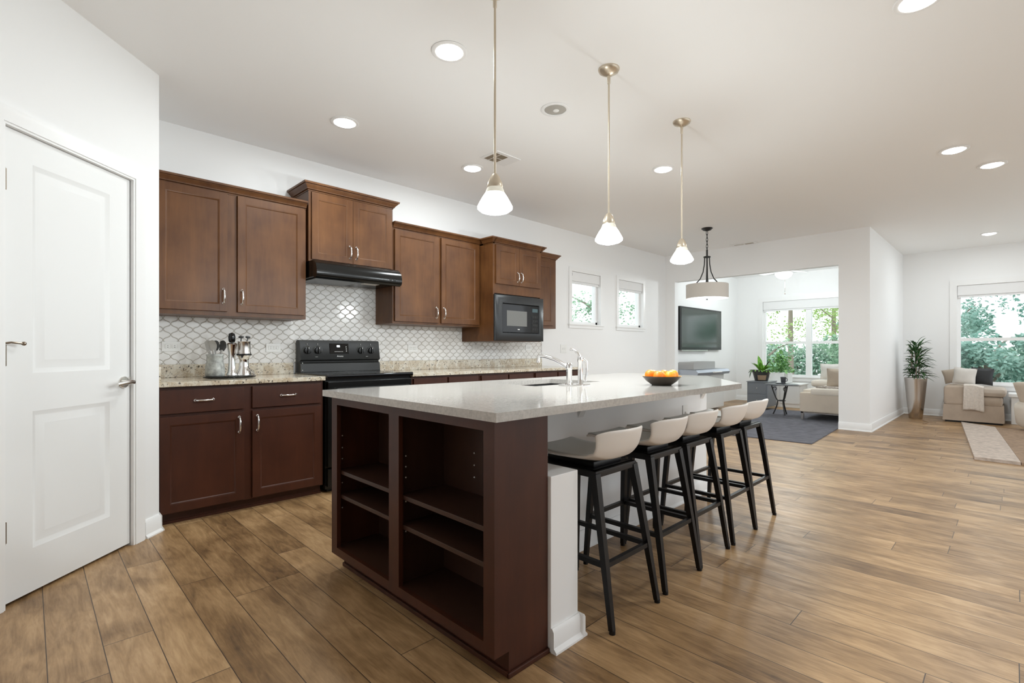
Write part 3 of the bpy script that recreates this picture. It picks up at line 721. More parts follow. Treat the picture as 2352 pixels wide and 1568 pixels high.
B().lathe([(0.02, 0), (0.02, 0.006), (0.014, 0.014), (0.0135, 0.13), (0.016, 0.135), (0.014, 0.16), (0.0, 0.166)], (HX, HYY, CT), 20).build('lever_post', M_CHROME, t)
B().tube([(HX, HYY, CT + 0.155), (HX - 0.006, HYY + 0.012, CT + 0.18), (HX - 0.014, HYY + 0.035, CT + 0.198), (HX - 0.022, HYY + 0.055, CT + 0.205)], [0.009, 0.007, 0.006, 0.007], 10).build('lever', M_CHROME, t)
B().tube([(HX + 0.012, HYY - 0.01, CT + 0.15), (HX + 0.028, HYY - 0.022, CT + 0.135), (HX + 0.03, HYY - 0.024, CT + 0.08), (HX + 0.022, HYY - 0.018, CT + 0.02)], [0.006, 0.007, 0.007, 0.006], 10).build('sprayer_hose', M_CHROME, t)

# fruit bowl
BX, BYY = 2.56, 1.395
t = root('fruit_bowl', (BX, BYY, CT), 'shallow dark brown bowl of oranges on the island countertop', 'bowl')
B().lathe([(0.0, 0.0), (0.052, 0.0), (0.056, 0.003), (0.085, 0.024), (0.107, 0.05), (0.109, 0.052)], (BX, BYY, CT), 40, False).build('bowl_wall', M_BOWL, t)
B().lathe([(0.109, 0.052), (0.104, 0.051), (0.08, 0.026), (0.05, 0.008), (0.0, 0.006)], (BX, BYY, CT), 40, False).build('lining', M_BOWLIN, t)
ORR = 0.0305
ors = []
for t_, d_, dz, y_, lab in ((-0.064, 0.0, 0.064, 0, 'orange at the left end of the fruit bowl'), (0.0, 0.0, 0.047, 0, 'orange buried in the centre of the fruit bowl'), (0.064, 0.0, 0.064, 1, 'paler orange at the right end of the fruit bowl'),
                             (-0.032, -0.057, 0.060, 0, 'orange at the front left of the fruit bowl'), (0.032, -0.057, 0.060, 1, 'paler orange at the front right of the fruit bowl'),
                             (-0.032, 0.057, 0.060, 0, 'orange at the back left of the fruit bowl'), (0.032, 0.057, 0.060, 0, 'orange at the back right of the fruit bowl')):
    ors.append((t_ * 0.713 + d_ * 0.701, -t_ * 0.701 + d_ * 0.713, dz, y_, lab))
for dx, dy, dz, y_, lab in ors:
    b = B().sphere((BX + dx, BYY + dy, CT + dz - 0.006), ORR, sz=0.95, u=24, v=16)
    o = b.build('orange', M_YELLOW if y_ else M_ORANGE, loc=(BX + dx, BYY + dy, CT + dz - 0.006)); tag(o, 'ripe ' + lab, 'orange', 'oranges in the fruit bowl')

# ------------------------------------------------------------------ bar stools (face +y)
def make_stool(label):
    t = root('bar_stool', (0, 0, 0), label, 'bar stool', 'bar stools along the island')
    SW_ = 0.152
    def shell(u, v):
        s = (u - 0.5) * 2; x = s * SW_
        # profile: v 0 front lip -> 1 top of the back
        pr = [(0.200, 0.648), (0.185, 0.660), (0.12, 0.652), (0.04, 0.645), (-0.06, 0.643), (-0.13, 0.645), (-0.178, 0.658), (-0.207, 0.690), (-0.226, 0.735), (-0.238, 0.778)]
        k = v * (len(pr) - 1); i = min(int(k), len(pr) - 2); f = k - i
        y = pr[i][0] * (1 - f) + pr[i + 1][0] * f; z = pr[i][1] * (1 - f) + pr[i + 1][1] * f
        a = abs(s)
        up = max(0, (v - 0.25) / 0.55); up = min(1, up)
        z += 0.006 * (a ** 3) * (1 - up) + 0.040 * (a ** 3.5) * up * max(0, 1 - max(0, v - 0.62) / 0.38)
        bk = max(0, (v - 0.5) / 0.5)
        y += 0.075 * (a ** 2.6) * bk
        x *= (1 - 0.05 * max(0, 0.3 - v) / 0.3) * (1 + 0.04 * bk)
        z -= 0.020 * a ** 5 * max(0, (v - 0.6) / 0.4)
        return (x, y, z)
    o = B().grid(shell, 18, 24).build('seat_shell', M_SHELL, t); solid(o, 0.011, 0); subs(o, 1)
    def pan_shade(u, v):
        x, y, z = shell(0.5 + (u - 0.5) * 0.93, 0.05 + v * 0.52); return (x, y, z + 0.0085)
    o = B().grid(pan_shade, 14, 12).build('pan_shade_sheet', M_PANSHADE, t); solid(o, 0.005, 0)  # added grey sheet: stands for shade and reflection on the shell's pan
    B().box(-0.10, 0.10, -0.12, 0.13, 0.612, 0.640, 0.008).build('seat_support', M_STOOL, t)
    b = B()
    for sx in (-1, 1): b.box(sx * 0.135 - 0.013, sx * 0.135 + 0.013, -0.16, 0.16, 0.588, 0.614, 0.003)
    for sy in (-1, 1): b.box(-0.147, 0.147, sy * 0.15 - 0.013, sy * 0.15 + 0.013, 0.588, 0.614, 0.003)
    b.box(-0.135, 0.135, -0.15, 0.15, 0.602, 0.614)
    b.build('seat_frame', M_STOOL, t)
    DX = 0.05
    def legpt(sx, sy, z):
        k = max(0, 1 - z / 0.6); k2 = k ** 0.9
        return Vector((sx * (0.135 + 0.035 * k2) + DX * k, sy * (0.15 + 0.07 * k2), z))
    for sx in (-1, 1):
        for sy in (-1, 1):
            l = B().tube([legpt(sx, sy, z) for z in (0.602, 0.5, 0.4, 0.27, 0.14, 0.012)], [0.0155, 0.014, 0.013, 0.0125, 0.011, 0.010], sq=True, up=Vector((0, 1, 0))).build('leg', M_STOOL, t)
            p = legpt(sx, sy, 0.0); B().lathe([(0.0, 0.0), (0.0125, 0.0), (0.0125, 0.014), (0.0, 0.014)], (p.x, p.y, 0), 10).build('foot_cap', M_STOOL, l)
    zr = 0.255; cs = [legpt(-1, -1, zr), legpt(1, -1, zr), legpt(1, 1, zr), legpt(-1, 1, zr)]
    for i in range(4):
        B().tube([cs[i], cs[(i + 1) % 4]], 0.0095, sq=True).build('footrest_bar', M_STOOL, t)
    return t
stools = [(1.715, 1.295, 0.0, 'nearest cream bar stool with black legs, beside the short white pillar'),
          (2.145, 1.305, 0.0, 'cream bar stool with black legs, second from the white pillar'),
          (2.515, 1.315, 0.0, 'middle cream bar stool of five along the island, third from pillar'),
          (2.93, 1.315, 0.0, 'cream bar stool fourth from the pillar, at the countertop tip'),
          (3.30, 1.325, 0.0, 'farthest cream bar stool, closest to the grey dining rug')]
st = make_stool(stools[0][3]); st.location = (stools[0][0], stools[0][1], 0)
for x, y, a, lab in stools[1:]: dup(st, (x, y, 0), a, lab)

# ------------------------------------------------------------------ pendants, chandelier, ceiling lights
def pendant(x, y, label):
    t = root('pendant_lamp', (x, y, CEIL), label, 'pendant lamp', 'pendant lamps over the island')
    B().lathe([(0.062, 2.74), (0.062, 2.735), (0.057, 2.725), (0.03, 2.708), (0.008, 2.70), (0.0, 2.70)], (x, y, 0), 32).build('canopy', M_CHAMP, t)
    B().tube([(x, y, 2.70), (x, y, 1.872)], 0.0055, 10).lathe([(0.009, 2.70), (0.009, 2.655), (0.0055, 2.65)], (x, y, 0), 12).build('rod', M_CHAMP, t)
    B().lathe([(0.0, 1.893), (0.012, 1.892), (0.022, 1.878), (0.034, 1.85), (0.037, 1.832), (0.036, 1.828)], (x, y, 0), 24).build('cap', M_CHAMP, t)
    s = B().lathe([(0.046, 1.803), (0.058, 1.785), (0.072, 1.76), (0.081, 1.742), (0.080, 1.733), (0.066, 1.722), (0.035, 1.713), (0.0, 1.711)], (x, y, 0), 36).build('shade', M_SHADE, t)
    B().lathe([(0.033, 1.833), (0.038, 1.824), (0.046, 1.803)], (x, y, 0), 36, False).build('shade_neck', M_BAND, s)
    lamp('bulb_light', 'POINT', (x, y, 1.66), PENDANT_POWER, t, soft=0.07)
pendant(1.522, 1.66, 'nearest of three frosted glass pendant lamps, rod running out of the top')
pendant(2.435, 1.665, 'middle of three frosted glass pendant lamps above the fruit bowl')
pendant(3.367, 1.676, 'farthest of three frosted glass pendant lamps, beside the drum chandelier')
cx, cy = 6.547, 2.898
t = root('drum_chandelier', (cx, cy, CEIL), 'black iron chandelier with ivory drum shade hanging before the sunroom', 'chandelier')
B().lathe([(0.07, 2.74), (0.072, 2.732), (0.05, 2.712), (0.012, 2.70), (0.0, 2.70)], (cx, cy, 0), 28).build('canopy', M_IRON, t)
b = B()
for i in range(6):
    z = 2.69 - i * 0.045
    a = 0 if i % 2 else math.pi / 2
    b.tube([(cx + 0.011 * math.cos(k) * math.cos(a), cy + 0.011 * math.cos(k) * math.sin(a), z - 0.014 + 0.03 * math.sin(k)) for k in [j * math.pi / 6 for j in range(13)]], 0.0035, 6)
b.build('chain', M_IRON, t)
B().tube([(cx, cy, 2.45), (cx, cy, 2.345)], 0.012, 12).lathe([(0.0, 2.36), (0.045, 2.358), (0.045, 2.343), (0.0, 2.34)], (cx, cy, 0), 20).build('hub', M_IRON, t)
for k in range(4):
    a = k * math.pi / 2 + 0.5; c_, s_ = math.cos(a), math.sin(a)
    B().tube([(cx + c_ * r_, cy + s_ * r_, z) for r_, z in ((0.03, 2.345), (0.034, 2.25), (0.05, 2.15), (0.085, 2.06), (0.14, 1.995), (0.18, 1.975))], 0.007, 8).build('arm', M_IRON, t)
B().tube([(cx, cy, 2.34), (cx, cy, 1.80)], 0.007, 8).build('stem', M_IRON, t)
o = B().lathe([(0.268, 1.978), (0.27, 1.976), (0.27, 1.792), (0.268, 1.79)], (cx, cy, 0), 48, False).build('drum_shade', M_DRUM, t); solid(o, 0.004)
B().lathe([(0.0, 1.79), (0.266, 1.795), (0.266, 1.80), (0.0, 1.797)], (cx, cy, 0), 48).build('diffuser', M_DIFF, t)
B().lathe([(0.0, 1.76), (0.008, 1.764), (0.012, 1.775), (0.016, 1.79), (0.0, 1.793)], (cx, cy, 0), 16).build('finial', M_IRON, t)
lamp('dining_fill_light', 'POINT', (cx, cy, 1.70), 14, t, soft=0.12)  # added fill below the unlit drum, brightens the dining area

def can(x, y, label, lit=True):
    t = root('recessed_light', (x, y, CEIL), label, 'ceiling light', 'recessed ceiling lights')
    B().lathe([(0.074, CEIL - 0.001), (0.098, CEIL - 0.001), (0.099, CEIL - 0.004), (0.092, CEIL - 0.008), (0.076, CEIL - 0.007), (0.074, CEIL - 0.003)], (x, y, 0), 36, False).build('trim_ring', M_TRIM, t)
    if lit:
        B().lathe([(0.0, CEIL - 0.024), (0.04, CEIL - 0.021), (0.066, CEIL - 0.012), (0.076, CEIL - 0.003)], (x, y, 0), 36, False).build('lens', M_LAMP, t)
        lamp('can_light', 'AREA', (x, y, CEIL - 0.03), CAN_POWER, t, 0.14)
    else:
        B().lathe([(0.076, CEIL - 0.002), (0.07, CEIL - 0.0019), (0.0, CEIL - 0.0015)], (x, y, 0), 36, False).build('reflector', M_CANIN, t)
        B().sphere((x + 0.015, y + 0.005, CEIL - 0.003), 0.022, sz=0.3).build('bulb', M_BULB, t)
can(1.661, 2.185, 'largest glowing recessed light, left of the nearest pendant rod')
can(1.636, 3.396, 'glowing recessed light above the cabinets over the stove')
can(2.872, 3.435, 'glowing recessed light beside the ceiling vent, near nearest pendant shade')
can(2.577, 2.2, 'unlit recessed light with visible bulb, between first two pendants', False)
can(4.126, 2.233, 'glowing recessed light between middle and farthest pendant rods')
can(5.442, 0.339, 'left of the pair of glowing recessed lights at far right')
can(6.119, 0.127, 'right of the pair of glowing recessed lights at far right')
can(9.682, 0.232, 'small distant glowing recessed light near the living room wall')
can(2.998, 0.311, 'glowing recessed light cut by the top edge of the picture')

def vent(pts, label, slats):
    t = root('ceiling_vent', (pts[0], pts[2], CEIL), label, 'vent', 'ceiling air vents')
    x0, x1, y0, y1 = pts
    B().box(x0, x1, y0, y1, CEIL - 0.006, CEIL - 0.0005, 0.002).build('cover_plate', M_TRIM, t)
    for a, c, d, e in slats:
        B().box(a, c, d, e, CEIL - 0.0075, CEIL - 0.0055).build('slat_opening', M_VENT, t)
vent((2.76, 3.04, 2.985, 3.20), 'square ceiling vent behind the nearest pendant rod', [(2.785, 2.83, 3.02, 3.175), (2.84, 2.92, 3.02, 3.09), (2.84, 2.92, 3.10, 3.175)])
vent((7.84, 7.98, 2.72, 3.12), 'slim ceiling vent in front of the sunroom opening', [(7.88, 7.94, 2.78, 2.9), (7.89, 7.91, 2.92, 3.06)])

# sunroom fan light
t = root('ceiling_fan', (9.6, 2.86, 2.685), 'white ceiling fan with lit glass bowl beyond the sunroom opening', 'ceiling fan')
fx, fy = 9.6, 2.86
B().lathe([(0.07, 2.685), (0.07, 2.66), (0.03, 2.64), (0.012, 2.63), (0.012, 2.56), (0.1, 2.55), (0.11, 2.5), (0.09, 2.475), (0.0, 2.475)], (fx, fy, 0), 28).build('motor', M_WHITE, t)
B().lathe([(0.13, 2.47), (0.142, 2.455), (0.12, 2.41), (0.075, 2.375), (0.03, 2.362), (0.0, 2.36)], (fx, fy, 0), 32).build('light_bowl', M_SHADE, t)
for k in range(5):
    a = R(-18 + 72 * k); c_, s_ = math.cos(a), math.sin(a); b = B()
    P = lambda r_, w_, z: (fx + c_ * r_ - s_ * w_, fy + s_ * r_ + c_ * w_, z)
    b.ring([[P(r_, -w_, 2.525 - 0.008), P(r_, w_, 2.525 + 0.008), P(r_, w_, 2.533 + 0.008), P(r_, -w_, 2.533 - 0.008)] for r_, w_ in ((0.09, 0.03), (0.17, 0.03), (0.22, 0.058), (0.55, 0.068), (0.62, 0.05))])
    b.build('blade', M_WHITE, t)
B().tube([(fx, fy - 0.02, 2.37), (fx, fy - 0.02, 2.11)], 0.002, 6).sphere((fx, fy - 0.02, 2.1), 0.012, u=10, v=8).build('pull_chain', M_BRONZE, t)
lamp('fan_light', 'POINT', (fx, fy, 2.26), 36, t, soft=0.1)

# ------------------------------------------------------------------ utensils on the left worktop
UX, UY = 1.03, 3.93
o = B().lathe([(0.0, 0.004), (0.15, 0.002), (0.168, 0.006), (0.17, 0.014), (0.16, 0.018), (0.0, 0.016)], (UX, UY, CT), 48, sy=0.72).build('serving_tray', M_GLASSBLK, loc=(UX, UY, CT))
tag(o, 'oval black tray under the chrome utensils on granite worktop', 'tray')
TZ = CT + 0.0185
t = root('utensil_crock', (UX - 0.095, UY, TZ), 'grey marbled stone crock holding grey spatulas, left on black tray', 'crock')
o = B().lathe([(0.0, 0.0), (0.058, 0.0), (0.062, 0.01), (0.06, 0.06), (0.052, 0.095), (0.051, 0.135), (0.057, 0.15)], (UX - 0.095, UY, TZ), 36, False).build('crock_wall', M_STONE, t); solid(o, 0.004)
def spatula(x, y, z, tilt, rz, m, lab, wd=0.045, hd=0.075):
    t = root('spatula', (0, 0, 0), lab, 'spatula', 'kitchen tools standing in the crock')
    B().tube([(0, 0, 0), (0, 0, 0.17)], 0.006, 8).build('shaft', M_GREYS, t)
    B().grid(lambda u, v: ((u - 0.5) * wd * (0.75 + 0.35 * math.sin(v * 2.6)), 0.008 * math.sin(v * 3), 0.165 + v * hd - 0.012 * (2 * u - 1) ** 2 * v), 6, 6).build('blade', m, t)
    solid(t.children[-1], 0.005, 0)
    t.location = (x, y, z); t.rotation_euler = (R(tilt[0]), R(tilt[1]), R(rz)); return t
cxk = UX - 0.095
spatula(cxk - 0.014, UY - 0.008, TZ + 0.012, (4, -7), -40, M_GREYS, 'pale grey spatula leaning furthest left out of stone crock')
spatula(cxk + 0.002, UY - 0.024, TZ + 0.012, (7, -3), -45, M_GREYS, 'grey spatula leaning slightly left out of stone crock')
spatula(cxk - 0.002, UY + 0.024, TZ + 0.012, (-7, -2), -50, M_POTD, 'black spatula standing upright in stone crock', 0.05)
spatula(cxk + 0.018, UY + 0.0, TZ + 0.012, (0, 9), -45, M_POTD, 'black spatula leaning right toward the chrome canister', 0.045)
t = root('coffee_press', (UX + 0.006, UY - 0.02, TZ), 'slim polished chrome press with black oval knob, middle of black tray', 'coffee press')
B().lathe([(0.0, 0.0), (0.034, 0.0), (0.035, 0.006), (0.027, 0.025), (0.022, 0.08), (0.022, 0.15), (0.030, 0.195), (0.036, 0.222), (0.028, 0.23), (0.0, 0.232)], (UX + 0.006, UY - 0.02, TZ), 32).build('body', M_CHROME, t)
B().lathe([(0.0, 0.232), (0.016, 0.234), (0.022, 0.248), (0.0235, 0.275), (0.018, 0.298), (0.0, 0.306)], (UX + 0.006, UY - 0.02, TZ), 24).build('knob', M_GLASSBLK, t)
t = root('chrome_canister', (UX + 0.088, UY - 0.01, TZ), 'waisted chrome canister with flared cup top, right on black tray', 'canister')
B().lathe([(0.0, 0.0), (0.05, 0.0), (0.049, 0.012), (0.034, 0.055), (0.029, 0.105), (0.036, 0.128), (0.045, 0.142), (0.0, 0.144)], (UX + 0.088, UY - 0.01, TZ), 32).build('pedestal', M_CHROME, t)
B().lathe([(0.046, 0.15), (0.048, 0.155), (0.043, 0.17), (0.042, 0.238), (0.045, 0.243), (0.04, 0.243), (0.0, 0.236)], (UX + 0.088, UY - 0.01, TZ), 32).build('cup', M_STEEL, t)
B().lathe([(0.049, 0.142), (0.051, 0.147), (0.049, 0.153), (0.043, 0.153)], (UX + 0.088, UY - 0.01, TZ), 32).build('band', M_GLASSBLK, t)
for i, (ty, rz_, lab) in enumerate(((6, 20, 'dark spoon lying rightmost in the chrome canister cup'), (-4, -30, 'dark serving spoon lying left in the chrome canister cup'))):
    t = root('serving_spoon', (0, 0, 0), lab, 'spoon', 'dark spoons in the chrome canister')
    B().tube([(0, 0, 0), (0.004, 0, 0.03)], 0.004, 8).build('shaft', M_POTD, t)
    B().sphere((0.004, 0, 0.034), 0.019, sz=0.5, sy=0.7).build('scoop', M_POTD, t)
    t.location = (UX + 0.088 + (0.02 if i == 0 else -0.02), UY - 0.01, TZ + 0.241); t.rotation_euler = (0, R(ty), R(rz_))
t = root('steel_tongs', (UX + 0.135, UY - 0.055, TZ), 'small bundle of chrome tongs leaning at right edge of black tray', 'tongs')
B().tube([(UX + 0.14, UY - 0.055, TZ + 0.004), (UX + 0.12, UY - 0.055, TZ + 0.03), (UX + 0.105, UY - 0.06, TZ + 0.05)], 0.004, 8).build('left_arm', M_CHROME, t)
B().tube([(UX + 0.15, UY - 0.05, TZ + 0.004), (UX + 0.13, UY - 0.06, TZ + 0.03), (UX + 0.105, UY - 0.062, TZ + 0.05)], 0.004, 8).build('right_arm', M_CHROME, t)

# ------------------------------------------------------------------ dining / sunroom side
def rug(pts, name, m, label, h=0.012):
    o = B().prism(pts, 0.0005, h).build(name, m, loc=(pts[0][0], pts[0][1], 0)); tag(o, label, 'rug'); return o
rug([(6.46, 1.63), (9.85, 1.78), (9.75, 3.35), (6.36, 3.25)], 'rug', M_RUGG, 'charcoal wool rug running from dining area into the sunroom')
# television
t = root('television', (9.35, WY - 0.05, 1.1), 'large dark wall television in the sunroom above the silver cart', 'television')
B().box(8.45, 10.25, WY - 0.06, WY - 0.004, 1.10, 1.90, 0.006).build('frame', M_BLK, t)
B().box(8.50, 10.20, WY - 0.0625, WY - 0.058, 1.15, 1.87).build('screen', M_SCREEN, t)
B().box(8.5, 9.6, WY - 0.066, WY - 0.058, 1.075, 1.10, 0.003).build('sound_bar', M_STEEL, t)
# cart
t = root('serving_cart', (8.9, 3.97, 0), 'white cart with silver tray top and grey rounded lids under television', 'cart')
B().box(8.2, 9.4, 3.83, 4.24, 0.03, 0.66, 0.02).build('body', M_WHITEL, t)
B().prof_x([(3.78, 0.655), (3.76, 0.70), (3.80, 0.745), (4.26, 0.755), (4.26, 0.66)], 8.15, 9.5).build('tray_top', M_SILV, t)
def lid(x0, x1, y0, y1, z0, z1, r_):
    b = B(); n = 8
    pts = [(x0, z0)] + [(x0 + r_ * (1 - math.sin(a)), z1 - r_ * (1 - math.cos(a))) for a in [math.pi / 2 * i / n for i in range(n + 1)][::1]][::1]
    pts = [(x0, z0), (x0, z1 - r_)] + [(x0 + r_ - r_ * math.cos(a), z1 - r_ + r_ * math.sin(a)) for a in [math.pi / 2 * i / n for i in range(1, n + 1)]] + [(x1 - r_ + r_ * math.sin(a), z1 - r_ + r_ * math.cos(a)) for a in [math.pi / 2 * i / n for i in range(0, n)]] + [(x1, z1 - r_), (x1, z0)]
    return b.ring([[(x, y0, z) for x, z in pts], [(x, y1, z) for x, z in pts]])
lid(8.28, 8.78, 3.9, 4.2, 0.752, 0.88, 0.06).build('lid', M_LIDG, t)
lid(8.80, 9.34, 3.98, 4.22, 0.752, 0.882, 0.015).build('lid', M_LIDG, t)
B().tube([(8.75, 3.79, 0.70), (8.75, 3.73, 0.70), (9.05, 3.73, 0.70), (9.05, 3.79, 0.70)], 0.012, 8).build('handle', M_WHITEL, t)
# slate cabinet with pot plant
t = root('low_cabinet', (9.75, 3.28, 0), 'slate grey low cabinet under the dark plant pot', 'cabinet')
B().box(9.5, 10.0, 3.10, 3.45, 0.06, 0.508, 0.006).build('body', M_GREYCAB, t)
B().box(9.49, 10.01, 3.09, 3.46, 0.508, 0.522, 0.004).build('top', M_GREYCAB, t)
for z in (0.08, 0.30): 
    d = B().box(9.492, 9.50, 3.12, 3.43, z, z + 0.19, 0.003).build('drawer', M_GREYCAB, t)
    B().sphere((9.485, 3.275, z + 0.1), 0.012, u=10, v=8).build('knob', M_NICKEL, d)
def leaf_strip(b, base, d, L, wd, droop, n=6, fold=0.25, tipw=0.05, side=None):
    d = Vector(d).normalized(); s = d.cross(Vector((0, 0, 1)))
    if s.length < 0.05: s = Vector((1, 0, 0))
    s.normalize()
    if side is not None: s = (s + Vector(side)).normalized()
    p = Vector(base); cur = d.copy(); rows = []
    for i in range(n + 1):
        k = i / n; ww = wd * (max(0.0, math.sin(math.pi * min(1, 0.18 + 0.82 * k))) ** 0.8) if i < n else wd * tipw
        up = s.cross(cur).normalized()
        rows.append((p - s * ww / 2 + up * ww * fold, p.copy(), p + s * ww / 2 + up * ww * fold))
        p = p + cur * (L / n); cur = (cur + Vector((0, 0, -droop / n))).normalized()
    vv = [[b.m.verts.new(q) for q in r] for r in rows]
    for a, c in zip(vv[:-1], vv[1:]):
        for i in range(2): b.m.faces.new((a[i], a[i + 1], c[i + 1], c[i]))
px, py, pz = 9.75, 3.285, 0.5225
t = root('potted_plant', (px, py, pz), 'broad leaved plant in dark round pot on the slate cabinet', 'plant')
o = B().lathe([(0.0, 0.0), (0.105, 0.0), (0.112, 0.01), (0.15, 0.155), (0.168, 0.19), (0.17, 0.2)], (px, py, pz), 36, False).build('pot', M_POTD, t); solid(o, 0.006)
B().grid(lambda u, v: (px + -(0.113 + 0.039 * (0.1 + v * 0.55) + 0.004) * math.cos((u - 0.5) * 1.1 + 0.4), py + -(0.113 + 0.039 * (0.1 + v * 0.55) + 0.004) * math.sin((u - 0.5) * 1.1 + 0.4), pz + 0.02 + v * 0.09), 8, 3).build('pot_emblem', M_POTB, t)
B().lathe([(0.0, 0.18), (0.155, 0.175)], (px, py, pz), 30, False).build('soil', M_SOIL, t)
b = B(); rnd = random.Random(3)
for i in range(9):
    a = i * 2.4; el = rnd.uniform(0.7, 1.3)
    leaf_strip(b, (px + 0.03 * math.cos(a), py + 0.03 * math.sin(a), pz + 0.178), (math.cos(a) * math.cos(el), math.sin(a) * math.cos(el), math.sin(el)), rnd.uniform(0.15, 0.24), rnd.uniform(0.06, 0.085), 0.7)
leaf_strip(b, (px, py + 0.02, pz + 0.178), (0.1, 0.12, 1), 0.30, 0.10, 0.9)
for i in range(26):
    a = rnd.uniform(0, 6.28); leaf_strip(b, (px + 0.12 * math.cos(a), py + 0.12 * math.sin(a), pz + 0.178), (math.cos(a), math.sin(a), rnd.uniform(0.2, 0.8)), rnd.uniform(0.06, 0.12), 0.04, 1.6, 4)
b.build('foliage', M_LEAFA, t)
b = B(); leaf_strip(b, (px - 0.02, py - 0.02, pz + 0.178), (0.0, -0.6, 0.75), 0.29, 0.05, -0.35, 8); b.build('dark_leaf', M_LEAFK, t)
b = B()
leaf_strip(b, (px - 0.02, py + 0.14, pz + 0.195), (-0.2, 0.8, -0.3), 0.1, 0.05, 0.8); leaf_strip(b, (px - 0.1, py + 0.12, pz + 0.195), (-0.5, 0.3, -0.7), 0.16, 0.03, 1.5)
b.build('trailing_leaf', M_LEAFD, t)
# side table, cup and saucer
tx, ty = 8.95, 2.70
t = root('side_table', (tx, ty, 0), 'black iron bistro table with open scrolled legs on charcoal rug', 'table')
B().lathe([(0.0, 0.0), (0.225, 0.0), (0.25, 0.006), (0.25, 0.014), (0.24, 0.02), (0.0, 0.02)], (tx, ty, 0.512), 40).build('tabletop', M_DKGREY, t)
for k in range(3):
    a = R(100 + 120 * k); c_, s_ = math.cos(a), math.sin(a)
    B().tube([(tx + c_ * r_, ty + s_ * r_, z) for r_, z in ((0.15, 0.511), (0.125, 0.42), (0.085, 0.3), (0.055, 0.25), (0.065, 0.18), (0.1, 0.08), (0.125, 0.023))], 0.010, 8).build('leg', M_IRON, t)
    B().tube([(tx + c_ * 0.125, ty + s_ * 0.125, 0.42)] + [(tx + c_ * (0.10 - 0.028 * math.cos(q)), ty + s_ * (0.10 - 0.028 * math.cos(q)), 0.45 + 0.028 * math.sin(q)) for q in (3.1, 2.2, 1.3, 0.4, -0.5, -1.4)], 0.006, 6).build('scroll', M_IRON, t)
B().lathe([(0.05, 0.245), (0.062, 0.247), (0.062, 0.259), (0.05, 0.261)], (tx, ty, 0), 24, False).build('collar', M_IRON, t)
t = root('coffee_cup', (tx - 0.01, ty - 0.03, 0.5325), 'dark grey cup standing on the black bistro table', 'cup')
o = B().lathe([(0.0, 0.016), (0.03, 0.016), (0.033, 0.022), (0.042, 0.11), (0.043, 0.115)], (tx - 0.01, ty - 0.03, 0.5325), 28, False).build('cup_wall', M_DKGREY, t); solid(o, 0.003)
B().tube([(tx - 0.01, ty - 0.068, 0.63), (tx - 0.01, ty - 0.095, 0.615), (tx - 0.01, ty - 0.09, 0.585), (tx - 0.01, ty - 0.066, 0.575)], 0.006, 8).build('cup_handle', M_DKGREY, t)
o = B().lathe([(0.0, 0.0), (0.05, 0.0), (0.09, 0.012), (0.092, 0.015), (0.05, 0.006), (0.0, 0.0055)], (tx - 0.01, ty + 0.01, 0.5325), 32).build('saucer', M_DKGREY, loc=(tx - 0.01, ty + 0.01, 0.5325)); tag(o, 'dark grey saucer under the cup on the bistro table', 'saucer')
# white console, bench and potted plant at the sunroom window
t = root('window_console', (10.55, 3.05, 0), 'low white console behind the bistro table near the sunroom window', 'console')
B().box(10.3, 10.75, 2.78, 3.5, 0.0, 0.43, 0.01).build('body', M_WHITEL, t)
B().box(10.28, 10.77, 2.76, 3.52, 0.43, 0.455, 0.006).build('top', M_WHITEL, t)
for y in (2.8, 3.15): B().box(10.29, 10.3, y, y + 0.33, 0.08, 0.41, 0.003).build('drawer', M_WHITEL, t)
qx, qy, qz = 10.6, 3.2, 0.4555
t = root('potted_fern', (qx, qy, qz), 'small leafed plant in white square pot before sunroom window', 'plant')
o = B().box(qx - 0.14, qx + 0.14, qy - 0.16, qy + 0.16, qz, qz + 0.2, 0.012).build('pot', M_WHITEL, t)
b = B(); rnd = random.Random(11)
for i in range(150):
    a = rnd.uniform(0, 6.28); rr_ = rnd.uniform(0, 0.24); z = qz + 0.2 + rnd.uniform(0.0, 0.4) * (1 - (rr_ / 0.32) ** 2)
    leaf_strip(b, (qx + rr_ * 0.8 * math.cos(a), qy + rr_ * math.sin(a), z), (rnd.uniform(-1, 1), rnd.uniform(-1, 1), rnd.uniform(-0.4, 0.8)), 0.085, 0.06, 0.8, 3)
for i in range(14):
    a = rnd.uniform(0, 6.28); rr_ = rnd.uniform(0.05, 0.2)
    b.tube([(qx, qy, qz + 0.195), (qx + rr_ * 0.5 * math.cos(a), qy + rr_ * 0.5 * math.sin(a), qz + 0.35), (qx + rr_ * math.cos(a), qy + rr_ * math.sin(a), qz + 0.5)], 0.004, 5)
b.build('foliage', M_LEAFB, t)
t = root('window_bench', (10.95, 2.5, 0), 'white padded bench under the sunroom window behind the cream chaise', 'bench')
B().box(10.72, 11.17, 1.9, 2.72, 0.0, 0.40, 0.02).build('base', M_WHITEL, t)
B().box(10.71, 11.17, 1.9, 2.72, 0.40, 0.52, 0.04).build('seat_cushion', M_CREAM, t)
def pillow(name, c, w_, h_, th, rot, m, label, cat='pillow', group=None):
    def f(u, v, s):
        a, b_ = (u - 0.5) * 2, (v - 0.5) * 2
        k = max(0, (1 - abs(a) ** 2.6)) ** 0.5 * max(0, (1 - abs(b_) ** 2.6)) ** 0.5
        pin = 1 - 0.07 * (1 - abs(a * b_)) * max(abs(a), abs(b_)) ** 4
        return (a * w_ / 2 * pin, s * th / 2 * k, b_ * h_ / 2 * pin)
    b = B(); b.grid(lambda u, v: f(u, v, 1), 12, 12); b.grid(lambda u, v: f(u, v, -1), 12, 12)
    bmesh.ops.remove_doubles(b.m, verts=b.m.verts, dist=1e-5)
    o = b.build(name, m); o.location = c; o.rotation_euler = rot; tag(o, label, cat, group); return o
